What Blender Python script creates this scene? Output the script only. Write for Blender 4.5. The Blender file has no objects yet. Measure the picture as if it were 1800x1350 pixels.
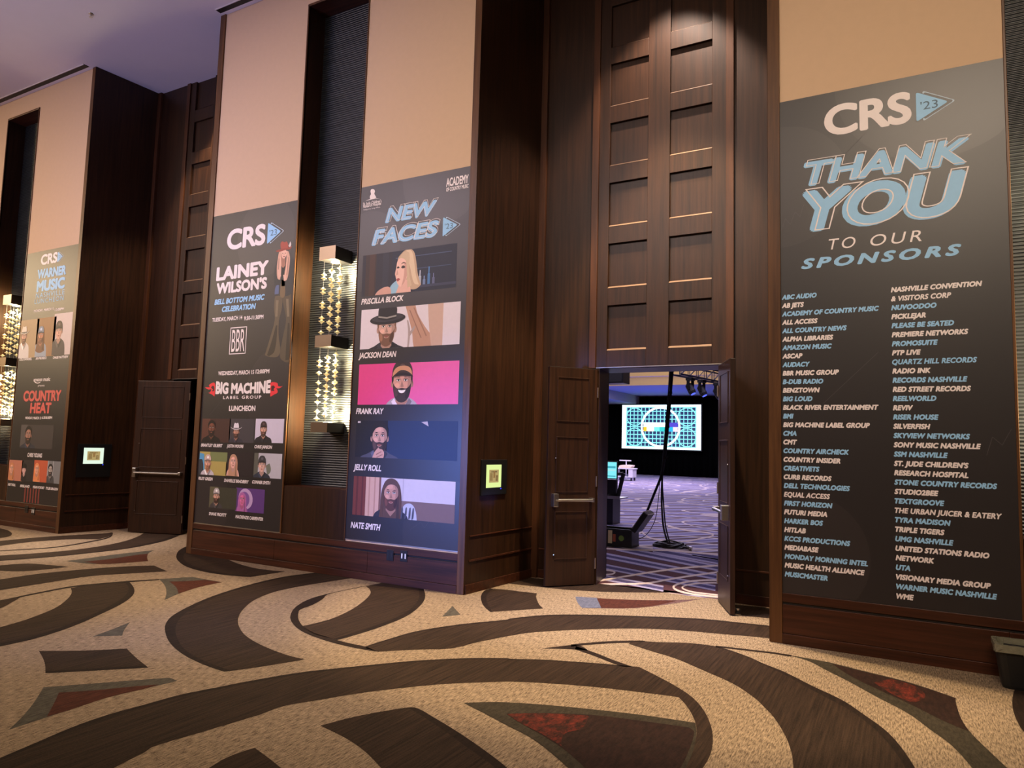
import bpy, math, random
from mathutils import Vector, Matrix
from mathutils.geometry import tessellate_polygon
random.seed(7)
S = bpy.context.scene
COL = S.collection

# ------------------------------------------------------------------ camera
F_PX, YAW, PITCH, ROLL = 1243.5, 0.5111, 0.0861, 0.0272
EYE = Vector((0.0, -6.4873, 1.6))
FW = Vector((-math.sin(YAW)*math.cos(PITCH), math.cos(YAW)*math.cos(PITCH), math.sin(PITCH)))
R0 = Vector((math.cos(YAW), math.sin(YAW), 0.0))
U0 = R0.cross(FW)
RT = R0*math.cos(ROLL) + U0*math.sin(ROLL)
UP = -R0*math.sin(ROLL) + U0*math.cos(ROLL)
cd = bpy.data.cameras.new('camera'); cam = bpy.data.objects.new('camera', cd); COL.objects.link(cam)
cd.sensor_width = 36.0; cd.lens = F_PX*36.0/1800.0; cd.clip_start = 0.05; cd.clip_end = 200
cam.matrix_world = Matrix(((RT.x, UP.x, -FW.x, EYE.x), (RT.y, UP.y, -FW.y, EYE.y), (RT.z, UP.z, -FW.z, EYE.z), (0, 0, 0, 1)))
S.camera = cam

# ------------------------------------------------------------------ colour management, world
S.view_settings.view_transform = 'Standard'
S.view_settings.look = 'None'
S.view_settings.exposure = 0.0
S.view_settings.gamma = 1.0
S.view_settings.use_curve_mapping = False
try:
    S.cycles.use_denoising = True
    S.cycles.max_bounces = 8
    S.cycles.sample_clamp_indirect = 4.0
except Exception:
    pass
W = bpy.data.worlds.new('world'); S.world = W; W.use_nodes = True
W.node_tree.nodes['Background'].inputs[0].default_value = (0.10, 0.08, 0.10, 1)
W.node_tree.nodes['Background'].inputs[1].default_value = 0.2

# ------------------------------------------------------------------ lights of the hall
def lin(c):
    return tuple(((v/255.0)/12.92 if v/255.0 <= 0.04045 else ((v/255.0+0.055)/1.055)**2.4) for v in c)

def lamp(name, kind, loc, energy, col, size=1.0, target=None, size_y=None, spot=None, blend=0.5, spread=None):
    d = bpy.data.lights.new(name, kind); o = bpy.data.objects.new(name, d); COL.objects.link(o)
    o.location = loc; d.energy = energy; d.color = col
    if kind == 'AREA':
        d.size = size
        if size_y: d.shape = 'RECTANGLE'; d.size_y = size_y
        if spread: d.spread = spread
    elif kind == 'SPOT':
        d.shadow_soft_size = size; d.spot_size = spot; d.spot_blend = blend
    else:
        d.shadow_soft_size = size
    if target is not None:
        o.rotation_euler = (Vector(target)-Vector(loc)).to_track_quat('-Z', 'Y').to_euler()
    return o

WARM = (1.0, 0.74, 0.48); AMBER = (1.0, 0.66, 0.34); PINK = (1.0, 0.66, 0.62); VIOLET = (0.17, 0.30, 1.0)
# unseen area lamps under the ceiling, placed for wall wash and banner sheen
lamp('added_wash_right', 'AREA', (0.9, -6.4, 7.6), 165, (1.0, 0.80, 0.60), 3.0, (0.4, 0.0, 3.6), spread=1.55)
lamp('added_wash_middle', 'AREA', (-4.4, -6.4, 7.6), 130, (1.0, 0.82, 0.74), 2.6, (-4.6, 0.0, 3.6), spread=1.55)
lamp('added_wash_left', 'AREA', (-9.7, -6.4, 7.6), 190, (1.0, 0.80, 0.88), 3.5, (-8.2, 0.0, 3.6), spread=1.55)
lamp('added_wash_far', 'AREA', (-15.5, -6.4, 7.6), 220, (1.0, 0.78, 0.66), 3.5, (-13.5, 0.0, 3.4), spread=1.55)
lamp('added_wash_farthest', 'AREA', (-25.0, -6.3, 7.6), 600, (1.0, 0.72, 0.42), 5.0, (-19, 0.0, 3.4), spread=1.55)
lamp('added_floor_fill_near', 'SPOT', (-5.2, -3.4, 7.7), 800, (1.0, 0.80, 0.60), 0.3, (-5.2, -3.5, 0), None, 0.95, 1.0)  # added warm spot to brighten the near carpet, no known fixture
# coloured uplights washing the ceiling and the left part of the hall
lamp('uplight_lavender', 'SPOT', (-9.0, -6.0, 0.6), 900, (0.34, 0.40, 1.0), 0.4, (-9.6, -1.5, 7.76), None, 1.5, 1.0)
lamp('uplight_pink', 'SPOT', (-13.0, -5.0, 0.6), 170, (0.9, 0.62, 0.80), 0.4, (-13.0, -1.5, 7.76), None, 1.5, 1.0)
lamp('stage_wash_violet', 'SPOT', (-7.6, -7.5, 1.6), 2900, VIOLET, 0.25, (-4.1, 0.0, 0.7), None, 0.55, 1.0)
# downlights in the ceilings of the two door bays
lamp('bay_downlight_right', 'SPOT', (-2.35, 0.60, 7.72), 1100, (1.0, 0.80, 0.66), 0.05, (-2.35, 1.05, 0), None, 1.3, 0.4)
lamp('bay_downlight_left', 'SPOT', (-9.9, 0.42, 7.72), 800, (1.0, 0.76, 0.52), 0.05, (-9.9, 0.8, 0), None, 1.25, 0.4)
lamp('bay_downlight_front', 'SPOT', (-2.25, 0.30, 7.72), 3000, (1.0, 0.76, 0.46), 0.07, (-2.25, 0.34, 0), None, 0.86, 0.30)
lamp('floor_downlight_right', 'SPOT', (-2.4, -0.2, 7.72), 2600, (1.0, 0.90, 0.92), 0.1, (-2.3, 0.1, 0), None, 0.50, 1.0)
lamp('floor_downlight_left', 'SPOT', (-10.3, -0.7, 7.72), 2300, (1.0, 0.90, 0.86), 0.1, (-10.4, -0.6, 0), None, 0.46, 1.0)
# the ballroom behind the open doors
lamp('ballroom_wash', 'AREA', (-6.5, 11.0, 6.8), 800, (0.80, 0.70, 1.0), 9.0, (-6.5, 11.0, 0))
lamp('ballroom_wash_far', 'AREA', (-12.0, 25.0, 4.7), 1700, (0.72, 0.64, 1.0), 10.0, (-12.0, 25.0, 0))
lamp('ballroom_blue', 'AREA', (-12.0, 31.0, 1.2), 200, (0.03, 0.08, 1.0), 6.0, (-12.0, 31.0, 5.0), spread=1.7)
lamp('coffer_light', 'AREA', (-9.5, 22.0, 5.4), 260, (1.0, 0.78, 0.44), 5.0, (-10.5, 28.0, 6.0))

# ------------------------------------------------------------------ unprojection helpers: a point of the view on a plane of the place
def ray(px, py):
    return FW + RT*((px-900.0)/F_PX) - UP*((py-675.0)/F_PX)
def onY(px, py, y=0.0):
    d = ray(px, py); return EYE + d*((y-EYE.y)/d.y)
def onZ(px, py, z=0.0):
    d = ray(px, py); return EYE + d*((z-EYE.z)/d.z)
def onP(px, py, a, b):
    d = ray(px, py); n = Vector((b[1]-a[1], -(b[0]-a[0]), 0)); A = Vector((a[0], a[1], 0))
    return EYE + d*((A-EYE).dot(n)/d.dot(n))

# ------------------------------------------------------------------ materials
def nd(nt, typ, **kw):
    n = nt.nodes.new(typ)
    for k, v in kw.items(): setattr(n, k, v)
    return n

MATS = {}
def plain(name, rgb, rough=0.5, metal=0.0, var=0.12, scale=(6, 6, 6), spec=0.5, coat=0.0, bump=0.0, trans=0.0):
    """base colour broken up by soft procedural noise"""
    if name in MATS: return MATS[name]
    m = bpy.data.materials.new(name); m.use_nodes = True; nt = m.node_tree; b = nt.nodes['Principled BSDF']
    tc = nd(nt, 'ShaderNodeTexCoord'); mp = nd(nt, 'ShaderNodeMapping'); mp.inputs['Scale'].default_value = scale
    nz = nd(nt, 'ShaderNodeTexNoise'); nz.inputs['Scale'].default_value = 1.0; nz.inputs['Detail'].default_value = 4
    mx = nd(nt, 'ShaderNodeMix', data_type='RGBA')
    c = lin(rgb)
    mx.inputs[6].default_value = tuple(v*(1-var) for v in c)+(1,)
    mx.inputs[7].default_value = tuple(min(1, v*(1+var)) for v in c)+(1,)
    L = nt.links
    L.new(tc.outputs['Object'], mp.inputs[0]); L.new(mp.outputs[0], nz.inputs[0])
    L.new(nz.outputs[0], mx.inputs[0]); L.new(mx.outputs[2], b.inputs['Base Color'])
    b.inputs['Roughness'].default_value = rough; b.inputs['Metallic'].default_value = metal
    b.inputs['Specular IOR Level'].default_value = spec
    if coat: b.inputs['Coat Weight'].default_value = coat
    if trans: b.inputs['Transmission Weight'].default_value = trans
    if bump:
        bp = nd(nt, 'ShaderNodeBump'); bp.inputs['Strength'].default_value = bump; bp.inputs['Distance'].default_value = 0.01
        L.new(nz.outputs[0], bp.inputs['Height']); L.new(bp.outputs[0], b.inputs['Normal'])
    MATS[name] = m
    return m

def wood(name, dark, light, scale, rough=0.38):
    """veneer: long thin figure along one axis"""
    m = bpy.data.materials.new(name); m.use_nodes = True; nt = m.node_tree; b = nt.nodes['Principled BSDF']; L = nt.links
    tc = nd(nt, 'ShaderNodeTexCoord'); mp = nd(nt, 'ShaderNodeMapping'); mp.inputs['Scale'].default_value = scale
    n1 = nd(nt, 'ShaderNodeTexNoise'); n1.inputs['Scale'].default_value = 1.0; n1.inputs['Detail'].default_value = 8; n1.inputs['Roughness'].default_value = 0.65
    n2 = nd(nt, 'ShaderNodeTexNoise'); n2.inputs['Scale'].default_value = 0.9
    r = nd(nt, 'ShaderNodeValToRGB'); e = r.color_ramp.elements
    e[0].position = 0.32; e[0].color = lin(dark)+(1,); e[1].position = 0.72; e[1].color = lin(light)+(1,)
    mx = nd(nt, 'ShaderNodeMix', data_type='RGBA', blend_type='MULTIPLY'); mx.inputs[0].default_value = 0.5
    r2 = nd(nt, 'ShaderNodeValToRGB'); r2.color_ramp.elements[0].color = (0.55, 0.5, 0.5, 1); r2.color_ramp.elements[0].position = 0.35; r2.color_ramp.elements[1].position = 0.65
    L.new(tc.outputs['Object'], mp.inputs[0]); L.new(mp.outputs[0], n1.inputs[0]); L.new(tc.outputs['Object'], n2.inputs[0])
    L.new(n1.outputs[0], r.inputs[0]); L.new(n2.outputs[0], r2.inputs[0])
    L.new(r.outputs[0], mx.inputs[6]); L.new(r2.outputs[0], mx.inputs[7]); L.new(mx.outputs[2], b.inputs['Base Color'])
    b.inputs['Roughness'].default_value = rough; b.inputs['Specular IOR Level'].default_value = 0.3
    bp = nd(nt, 'ShaderNodeBump'); bp.inputs['Strength'].default_value = 0.06; bp.inputs['Distance'].default_value = 0.005
    L.new(n1.outputs[0], bp.inputs['Height']); L.new(bp.outputs[0], b.inputs['Normal'])
    MATS[name] = m
    return m

def carpet(name, a, bcol, streak, fine=1.0, blotch=None):
    """loop pile with streaks running into the room"""
    m = bpy.data.materials.new(name); m.use_nodes = True; nt = m.node_tree; b = nt.nodes['Principled BSDF']; L = nt.links
    tc = nd(nt, 'ShaderNodeTexCoord')
    mp = nd(nt, 'ShaderNodeMapping'); mp.inputs['Scale'].default_value = (streak[0], streak[1], 1); mp.inputs['Rotation'].default_value = (0, 0, 0.06)
    n1 = nd(nt, 'ShaderNodeTexNoise'); n1.inputs['Scale'].default_value = 1.0; n1.inputs['Detail'].default_value = 5; n1.inputs['Roughness'].default_value = 0.7
    n2 = nd(nt, 'ShaderNodeTexNoise'); n2.inputs['Scale'].default_value = 160.0*fine; n2.inputs['Detail'].default_value = 2
    ad = nd(nt, 'ShaderNodeMath', operation='ADD'); mu = nd(nt, 'ShaderNodeMath', operation='MULTIPLY'); mu.inputs[1].default_value = 0.35
    r = nd(nt, 'ShaderNodeValToRGB'); e = r.color_ramp.elements
    e[0].position = 0.50; e[0].color = lin(a)+(1,); e[1].position = 0.86; e[1].color = lin(bcol)+(1,)
    L.new(tc.outputs['Object'], mp.inputs[0]); L.new(mp.outputs[0], n1.inputs[0]); L.new(tc.outputs['Object'], n2.inputs[0])
    L.new(n2.outputs[0], mu.inputs[0]); L.new(n1.outputs[0], ad.inputs[0]); L.new(mu.outputs[0], ad.inputs[1]); L.new(ad.outputs[0], r.inputs[0])
    out = r.outputs[0]
    if blotch:
        mp3 = nd(nt, 'ShaderNodeMapping'); mp3.inputs['Scale'].default_value = (14.0, 7.0, 1)
        n3 = nd(nt, 'ShaderNodeTexNoise'); n3.inputs['Scale'].default_value = 1.0; n3.inputs['Detail'].default_value = 8; n3.inputs['Roughness'].default_value = 0.8
        r3 = nd(nt, 'ShaderNodeValToRGB'); r3.color_ramp.elements[0].position = 0.45; r3.color_ramp.elements[1].position = 0.62
        mx = nd(nt, 'ShaderNodeMix', data_type='RGBA'); mx.inputs[7].default_value = lin(blotch)+(1,)
        L.new(tc.outputs['Object'], mp3.inputs[0]); L.new(mp3.outputs[0], n3.inputs[0]); L.new(n3.outputs[0], r3.inputs[0]); L.new(r3.outputs[0], mx.inputs[0]); L.new(out, mx.inputs[6])
        out = mx.outputs[2]
    L.new(out, b.inputs['Base Color'])
    b.inputs['Roughness'].default_value = 0.95; b.inputs['Specular IOR Level'].default_value = 0.1
    bp = nd(nt, 'ShaderNodeBump'); bp.inputs['Strength'].default_value = 0.5; bp.inputs['Distance'].default_value = 0.006
    L.new(ad.outputs[0], bp.inputs['Height']); L.new(bp.outputs[0], b.inputs['Normal'])
    MATS[name] = m
    return m

def emit(name, rgb, strength):
    if name in MATS: return MATS[name]
    m = bpy.data.materials.new(name); m.use_nodes = True; nt = m.node_tree; b = nt.nodes['Principled BSDF']
    b.inputs['Base Color'].default_value = (0.02, 0.02, 0.02, 1)
    b.inputs['Emission Color'].default_value = lin(rgb)+(1,); b.inputs['Emission Strength'].default_value = strength
    MATS[name] = m
    return m

def ribbed(name):
    """dark glossy tile with fine level ridges"""
    m = bpy.data.materials.new(name); m.use_nodes = True; nt = m.node_tree; b = nt.nodes['Principled BSDF']; L = nt.links
    tc = nd(nt, 'ShaderNodeTexCoord'); sp = nd(nt, 'ShaderNodeSeparateXYZ')
    n = nd(nt, 'ShaderNodeTexNoise'); n.inputs['Scale'].default_value = 5.0; n.inputs['Detail'].default_value = 3
    mp = nd(nt, 'ShaderNodeMapping'); mp.inputs['Scale'].default_value = (1.5, 1.5, 30)
    n2 = nd(nt, 'ShaderNodeTexNoise'); n2.inputs['Scale'].default_value = 1.0
    mu = nd(nt, 'ShaderNodeMath', operation='MULTIPLY'); mu.inputs[1].default_value = 2*math.pi/0.030
    ad = nd(nt, 'ShaderNodeMath', operation='MULTIPLY_ADD'); ad.inputs[1].default_value = 2.2
    si = nd(nt, 'ShaderNodeMath', operation='SINE')
    r = nd(nt, 'ShaderNodeValToRGB'); e = r.color_ramp.elements
    e[0].position = 0.0; e[0].color = lin((13, 17, 21))+(1,); e[1].position = 1.0; e[1].color = lin((60, 66, 74))+(1,)
    ma = nd(nt, 'ShaderNodeMapRange'); ma.inputs[1].default_value = -1; ma.inputs[2].default_value = 1
    mm = nd(nt, 'ShaderNodeMath', operation='MULTIPLY')
    L.new(tc.outputs['Object'], sp.inputs[0]); L.new(sp.outputs[2], mu.inputs[0]); L.new(tc.outputs['Object'], n.inputs[0])
    L.new(n.outputs[0], ad.inputs[0]); L.new(mu.outputs[0], ad.inputs[2]); L.new(ad.outputs[0], si.inputs[0]); L.new(si.outputs[0], ma.inputs[0])
    L.new(tc.outputs['Object'], mp.inputs[0]); L.new(mp.outputs[0], n2.inputs[0]); L.new(ma.outputs[0], mm.inputs[0]); L.new(n2.outputs[0], mm.inputs[1])
    L.new(mm.outputs[0], r.inputs[0]); L.new(r.outputs[0], b.inputs['Base Color'])
    b.inputs['Roughness'].default_value = 0.32
    bp = nd(nt, 'ShaderNodeBump'); bp.inputs['Strength'].default_value = 0.8; bp.inputs['Distance'].default_value = 0.006
    L.new(ma.outputs[0], bp.inputs['Height']); L.new(bp.outputs[0], b.inputs['Normal'])
    MATS[name] = m
    return m

def ballroom_carpet():
    """plum carpet crossed by lavender stripe bands and cream ribbon lines"""
    m = bpy.data.materials.new('ballroom_carpet'); m.use_nodes = True; nt = m.node_tree; b = nt.nodes['Principled BSDF']; L = nt.links
    tc = nd(nt, 'ShaderNodeTexCoord')
    def wave(rot, scale, lo, hi, dist=0.0):
        mp = nd(nt, 'ShaderNodeMapping'); mp.inputs['Rotation'].default_value = (0, 0, rot)
        w = nd(nt, 'ShaderNodeTexWave', wave_type='BANDS', bands_direction='X'); w.inputs['Scale'].default_value = scale
        w.inputs['Distortion'].default_value = dist; w.inputs['Detail'].default_value = 1.0; w.inputs['Detail Scale'].default_value = 0.3
        r = nd(nt, 'ShaderNodeValToRGB'); r.color_ramp.elements[0].position = lo; r.color_ramp.elements[1].position = hi
        L.new(tc.outputs['Object'], mp.inputs[0]); L.new(mp.outputs[0], w.inputs[0]); L.new(w.outputs[0], r.inputs[0])
        return r.outputs[0]
    def ring(scale, off, width):
        mp = nd(nt, 'ShaderNodeMapping'); mp.inputs['Location'].default_value = (off, off*0.7, 0); mp.inputs['Scale'].default_value = (scale*0.75, scale, 1)
        n = nd(nt, 'ShaderNodeTexNoise'); n.inputs['Scale'].default_value = 1.0; n.inputs['Detail'].default_value = 0.0
        a = nd(nt, 'ShaderNodeMath', operation='MULTIPLY'); a.inputs[1].default_value = 9.0
        f = nd(nt, 'ShaderNodeMath', operation='PINGPONG'); f.inputs[1].default_value = 0.5
        g = nd(nt, 'ShaderNodeMath', operation='LESS_THAN'); g.inputs[1].default_value = width
        L.new(tc.outputs['Object'], mp.inputs[0]); L.new(mp.outputs[0], n.inputs[0]); L.new(n.outputs[0], a.inputs[0]); L.new(a.outputs[0], f.inputs[0]); L.new(f.outputs[0], g.inputs[0])
        return g.outputs[0]
    prev = None
    base = nd(nt, 'ShaderNodeRGB'); base.outputs[0].default_value = lin((74, 46, 54))+(1,)
    cur = base.outputs[0]
    for fac, col in ((wave(0.62, 0.42, 0.55, 0.62), (104, 98, 140)), (wave(0.62, 1.05, 0.72, 0.80), (150, 146, 178)),
                     (ring(0.22, 3.1, 0.06), (170, 156, 158)), (ring(0.33, 7.7, 0.045), (190, 176, 172))):
        mx = nd(nt, 'ShaderNodeMix', data_type='RGBA'); mx.inputs[7].default_value = lin(col)+(1,)
        L.new(fac, mx.inputs[0]); L.new(cur, mx.inputs[6]); cur = mx.outputs[2]
    nz = nd(nt, 'ShaderNodeTexNoise'); nz.inputs['Scale'].default_value = 60
    L.new(cur, b.inputs['Base Color']); b.inputs['Roughness'].default_value = 0.9
    bp = nd(nt, 'ShaderNodeBump'); bp.inputs['Strength'].default_value = 0.3; L.new(nz.outputs[0], bp.inputs['Height']); L.new(bp.outputs[0], b.inputs['Normal'])
    return m

M_WOODV = wood('dark_walnut_upright', (34, 21, 13), (62, 38, 23), (26, 26, 1.1))
M_WOODX = wood('dark_walnut_level', (46, 24, 15), (84, 46, 29), (1.1, 26, 26))
M_TRIM = wood('walnut_edge', (74, 48, 29), (110, 74, 43), (20, 20, 1.0))
M_POST = wood('walnut_post', (58, 34, 20), (86, 52, 30), (20, 20, 1.0))
M_LEDGE_LIT = wood('walnut_ledge_lit', (100, 78, 62), (132, 108, 90), (1.1, 20, 20))  # walnut made paler, as if catching the downlight
M_SEAM = plain('dark_seam', (20, 13, 10), 0.7)
M_PLASTER = plain('beige_wall_fabric', (206, 176, 146), 0.85, var=0.04, scale=(14, 14, 14), bump=0.05)
M_CEIL = plain('white_ceiling_paint', (212, 204, 204), 0.9, var=0.02)
M_RIB = ribbed('ribbed_tile')
M_STEEL = plain('brushed_steel', (196, 194, 190), 0.28, 1.0, var=0.08, scale=(4, 60, 60))
M_BRONZE = plain('silver_bronze_metal', (150, 132, 112), 0.35, 0.9, var=0.1)
M_BLACK = plain('matt_black', (16, 16, 17), 0.55, var=0.2)
M_BLACKG = plain('satin_black', (24, 24, 26), 0.35, var=0.15)
M_DRAPE = plain('black_drape', (4, 5, 5), 0.98, var=0.4, scale=(9, 1, 0.3), spec=0.05)
M_RUBBER = plain('cable_rubber', (26, 28, 32), 0.5, var=0.15)
C_LIGHT = carpet('carpet_sand', (64, 52, 41), (168, 146, 121), (130, 17), 1.2)
C_BROWN = carpet('carpet_brown', (27, 19, 14), (58, 43, 33), (60, 1.8), 0.8)
C_EDGE = carpet('carpet_dark_edge', (24, 17, 13), (42, 30, 24), (40, 6))
C_GREY = carpet('carpet_olive_grey', (54, 50, 43), (84, 79, 70), (50, 14))
C_DGREY = carpet('carpet_deep_olive', (38, 33, 26), (60, 53, 43), (50, 14))
C_RED = carpet('carpet_rust', (48, 24, 18), (80, 42, 31), (40, 10))
C_DRED = carpet('carpet_dark_rust', (27, 17, 14), (46, 29, 24), (40, 10))
C_SPOT = carpet('carpet_red_fleck', (30, 18, 14), (54, 29, 23), (60, 16), 1.0, (98, 37, 27))
C_BLUE = carpet('carpet_slate', (72, 74, 88), (98, 100, 116), (50, 12))
C_PLUM = carpet('carpet_plum', (74, 52, 52), (104, 80, 78), (50, 12))

# ------------------------------------------------------------------ mesh builder
class MB:
    def __init__(self): self.v = []; self.f = []; self.m = []; self.mats = []
    def mi(self, mat):
        if mat not in self.mats: self.mats.append(mat)
        return self.mats.index(mat)
    def face(self, pts, mat):
        k = len(self.v); self.v += [tuple(p) for p in pts]; self.f.append(tuple(range(k, k+len(pts)))); self.m.append(self.mi(mat))
    def raw(self, vs, fs, mat):
        k = len(self.v); self.v += [tuple(p) for p in vs]; i = self.mi(mat)
        for q in fs: self.f.append(tuple(k+a for a in q)); self.m.append(i)
    def box(self, a, b, mat):
        (x0, y0, z0), (x1, y1, z1) = [tuple(min(a[i], b[i]) for i in range(3)), tuple(max(a[i], b[i]) for i in range(3))]
        vs = [(x0, y0, z0), (x1, y0, z0), (x1, y1, z0), (x0, y1, z0), (x0, y0, z1), (x1, y0, z1), (x1, y1, z1), (x0, y1, z1)]
        self.raw(vs, [(0, 3, 2, 1), (4, 5, 6, 7), (0, 1, 5, 4), (1, 2, 6, 5), (2, 3, 7, 6), (3, 0, 4, 7)], mat)
    def obox(self, o, ex, ey, ez, mat):
        """box from a corner and three edge vectors"""
        o = Vector(o); ex = Vector(ex); ey = Vector(ey); ez = Vector(ez)
        vs = [o, o+ex, o+ex+ey, o+ey, o+ez, o+ex+ez, o+ex+ey+ez, o+ey+ez]
        fs = [(0, 3, 2, 1), (4, 5, 6, 7), (0, 1, 5, 4), (1, 2, 6, 5), (2, 3, 7, 6), (3, 0, 4, 7)]
        if ex.cross(ey).dot(ez) < 0: fs = [tuple(reversed(q)) for q in fs]
        self.raw(vs, fs, mat)
    def tess(self, pts, mat):
        """flat polygon, any outline"""
        P = [Vector(p) for p in pts]
        t = tessellate_polygon([P])
        self.raw(P, t, mat)
    def prism(self, pts2, y0, y1, mat, place):
        """outline in 2D given depth, placed by place(u, v, w)"""
        n = len(pts2)
        A = [place(u, v, y0) for u, v in pts2]; B = [place(u, v, y1) for u, v in pts2]
        self.tess(A, mat); self.tess(B, mat)
        self.raw(A+B, [(i, (i+1) % n, n+(i+1) % n, n+i) for i in range(n)], mat)
    def tube(self, path, r, mat, n=8, closed=False, caps=True):
        P = [Vector(p) for p in path]; rings = []; N = len(P)
        rr = r if isinstance(r, (list, tuple)) else [r]*N
        ref = None
        for i, p in enumerate(P):
            t = (P[(i+1) % N]-P[i-1]) if closed else (P[min(i+1, N-1)]-P[max(i-1, 0)])
            t.normalize()
            if ref is None: ref = Vector((0, 0, 1)) if abs(t.z) < 0.9 else Vector((1, 0, 0))
            a = ref-t*ref.dot(t); a.normalize(); b = t.cross(a); ref = a
            rings.append([p+(a*math.cos(2*math.pi*k/n)+b*math.sin(2*math.pi*k/n))*rr[i] for k in range(n)])
        vs = [q for g in rings for q in g]; fs = []
        M = N if closed else N-1
        for i in range(M):
            j = (i+1) % N
            for k in range(n): fs.append((i*n+k, i*n+(k+1) % n, j*n+(k+1) % n, j*n+k))
        if caps and not closed: fs += [tuple(reversed(range(n))), tuple(range((N-1)*n, N*n))]
        self.raw(vs, fs, mat)
    def lathe(self, prof, c, mat, n=16, axis='Z'):
        vs = []; fs = []
        for r, z in prof:
            for k in range(n):
                a = 2*math.pi*k/n
                q = (r*math.cos(a), r*math.sin(a), z)
                if axis == 'Y': q = (q[0], q[2], q[1])
                if axis == 'X': q = (q[2], q[0], q[1])
                vs.append((c[0]+q[0], c[1]+q[1], c[2]+q[2]))
        for i in range(len(prof)-1):
            for k in range(n): fs.append((i*n+k, i*n+(k+1) % n, (i+1)*n+(k+1) % n, (i+1)*n+k))
        fs += [tuple(reversed(range(n))), tuple(range((len(prof)-1)*n, len(prof)*n))]
        self.raw(vs, fs, mat)
    def build(self, name, parent=None, bevel=0.0, smooth=False):
        o0 = Vector((0, 0, 0)); p = parent
        while p is not None: o0 += p.location; p = p.parent
        me = bpy.data.meshes.new(name)
        me.from_pydata([(a-o0.x, b-o0.y, c-o0.z) for a, b, c in self.v], [], self.f)
        for q in self.mats: me.materials.append(q)
        me.polygons.foreach_set('material_index', self.m)
        if smooth: me.polygons.foreach_set('use_smooth', [True]*len(self.f))
        me.update()
        o = bpy.data.objects.new(name, me); COL.objects.link(o)
        if parent: o.parent = parent
        if bevel:
            b = o.modifiers.new('edge', 'BEVEL'); b.width = bevel; b.segments = 2; b.limit_method = 'ANGLE'
        return o

def tag(o, label, cat, group=None):
    o['label'] = label; o['category'] = cat
    if group: o['group'] = group
    return o
def thing(name, loc, label, cat, group=None):
    o = bpy.data.objects.new(name, None); o.empty_display_size = 0.1; COL.objects.link(o); o.location = loc
    return tag(o, label, cat, group)
def struct(o):
    o['kind'] = 'structure'; return o

# ================================================================== SETTING
ZC = 7.76
BX0, BX1 = -8.69, -4.15       # middle pilaster
CX0, CX1 = -1.058, 3.482      # right pilaster
AX0, AX1 = -16.36, -11.82     # left pilaster
ZB, ZT = 0.43, 4.735          # banners, bottom and top
NZ0, NZ1 = 1.012, 7.39        # niche, bottom and top
ND = 0.29                     # niche depth

def pilaster(name, x0, x1, depth, s0, s1):
    """wood clad pier: two plaster bays, a tall niche between them; s0/s1 = inward splay of the side faces"""
    a0, a1 = x0+0.105, x0+1.765      # first panel field
    n0, n1 = x0+1.785, x0+2.83       # niche
    b0, b1 = x0+2.845, x0+4.45       # second panel field
    m = MB()
    # plaster fields, from the wood base to the ceiling
    for u0, u1 in ((a0, a1), (b0, b1)):
        m.face([(u0, 0, ZB-0.01), (u1, 0, ZB-0.01), (u1, 0, ZC), (u0, 0, ZC)], M_PLASTER)
    # plaster strip above the niche
    m.face([(a1, 0, NZ1), (b0, 0, NZ1), (b0, 0, ZC), (a1, 0, ZC)], M_PLASTER)
    # wood under the niche
    m.face([(a1, 0, 0.33), (b0, 0, 0.33), (b0, 0, NZ0), (a1, 0, NZ0)], M_WOODV)
    # niche: cheeks, back, sill, head
    m.face([(n0, 0, NZ0), (n0, ND, NZ0), (n0, ND, NZ1), (n0, 0, NZ1)], M_WOODV)
    m.face([(n1, 0, NZ0), (n1, 0, NZ1), (n1, ND, NZ1), (n1, ND, NZ0)], M_WOODV)
    m.face([(n0, ND, NZ0), (n1, ND, NZ0), (n1, ND, NZ1), (n0, ND, NZ1)], M_RIB)
    m.face([(n0, 0, NZ0), (n1, 0, NZ0), (n1, ND, NZ0), (n0, ND, NZ0)], M_WOODX)
    m.face([(n0, 0, NZ1), (n0, ND, NZ1), (n1, ND, NZ1), (n1, 0, NZ1)], M_WOODX)
    # side faces
    m.face([(x0, -0.02, 0), (x0-s0, depth, 0), (x0-s0, depth, ZC), (x0, -0.02, ZC)], M_WOODV)
    m.face([(x1, -0.02, 0), (x1, -0.02, ZC), (x1+s1, depth, ZC), (x1+s1, depth, 0)], M_WOODV)
    struct(m.build(name))
    # edge trims
    t = MB()
    for u0, u1, z0, z1, y in ((x0, a0, 0, ZC, -0.02), (b1, x1, 0, ZC, -0.02), (a1, n0, 0.40, NZ1+0.03, -0.014), (n1, b0, 0.40, NZ1+0.03, -0.014)):
        t.box((u0, y, z0), (u1, 0.02, z1), M_TRIM)
    t.box((a1, -0.014, NZ1), (b0, 0.01, NZ1+0.03), M_TRIM)
    struct(t.build('trim_1', bevel=0.004))
    # base: rail, groove, plinth boards
    b = MB()
    b.box((a0, -0.016, 0.345), (b1, 0.02, ZB-0.012), M_WOODX)
    b.box((a0, -0.004, 0.325), (b1, 0.02, 0.345), M_SEAM)
    cuts = [a0, a0+1.58, a0+3.1, b1]
    for i in range(3):
        b.box((cuts[i]+0.0012, -0.014, 0.085), (cuts[i+1]-0.0012, 0.02, 0.325), M_WOODX)
    b.box((a0, -0.022, 0), (b1, 0.02, 0.083), M_WOODX)
    struct(b.build('baseboard_'+name.split('_')[1], bevel=0.003))

pilaster('wall_middle', BX0, BX1, 1.40, -0.0, 0.10)
pilaster('wall_right', CX0, CX1, 1.40, 0.10, 0.0)
pilaster('wall_left', AX0, AX1, 1.20, 0.0, 0.12)

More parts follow.
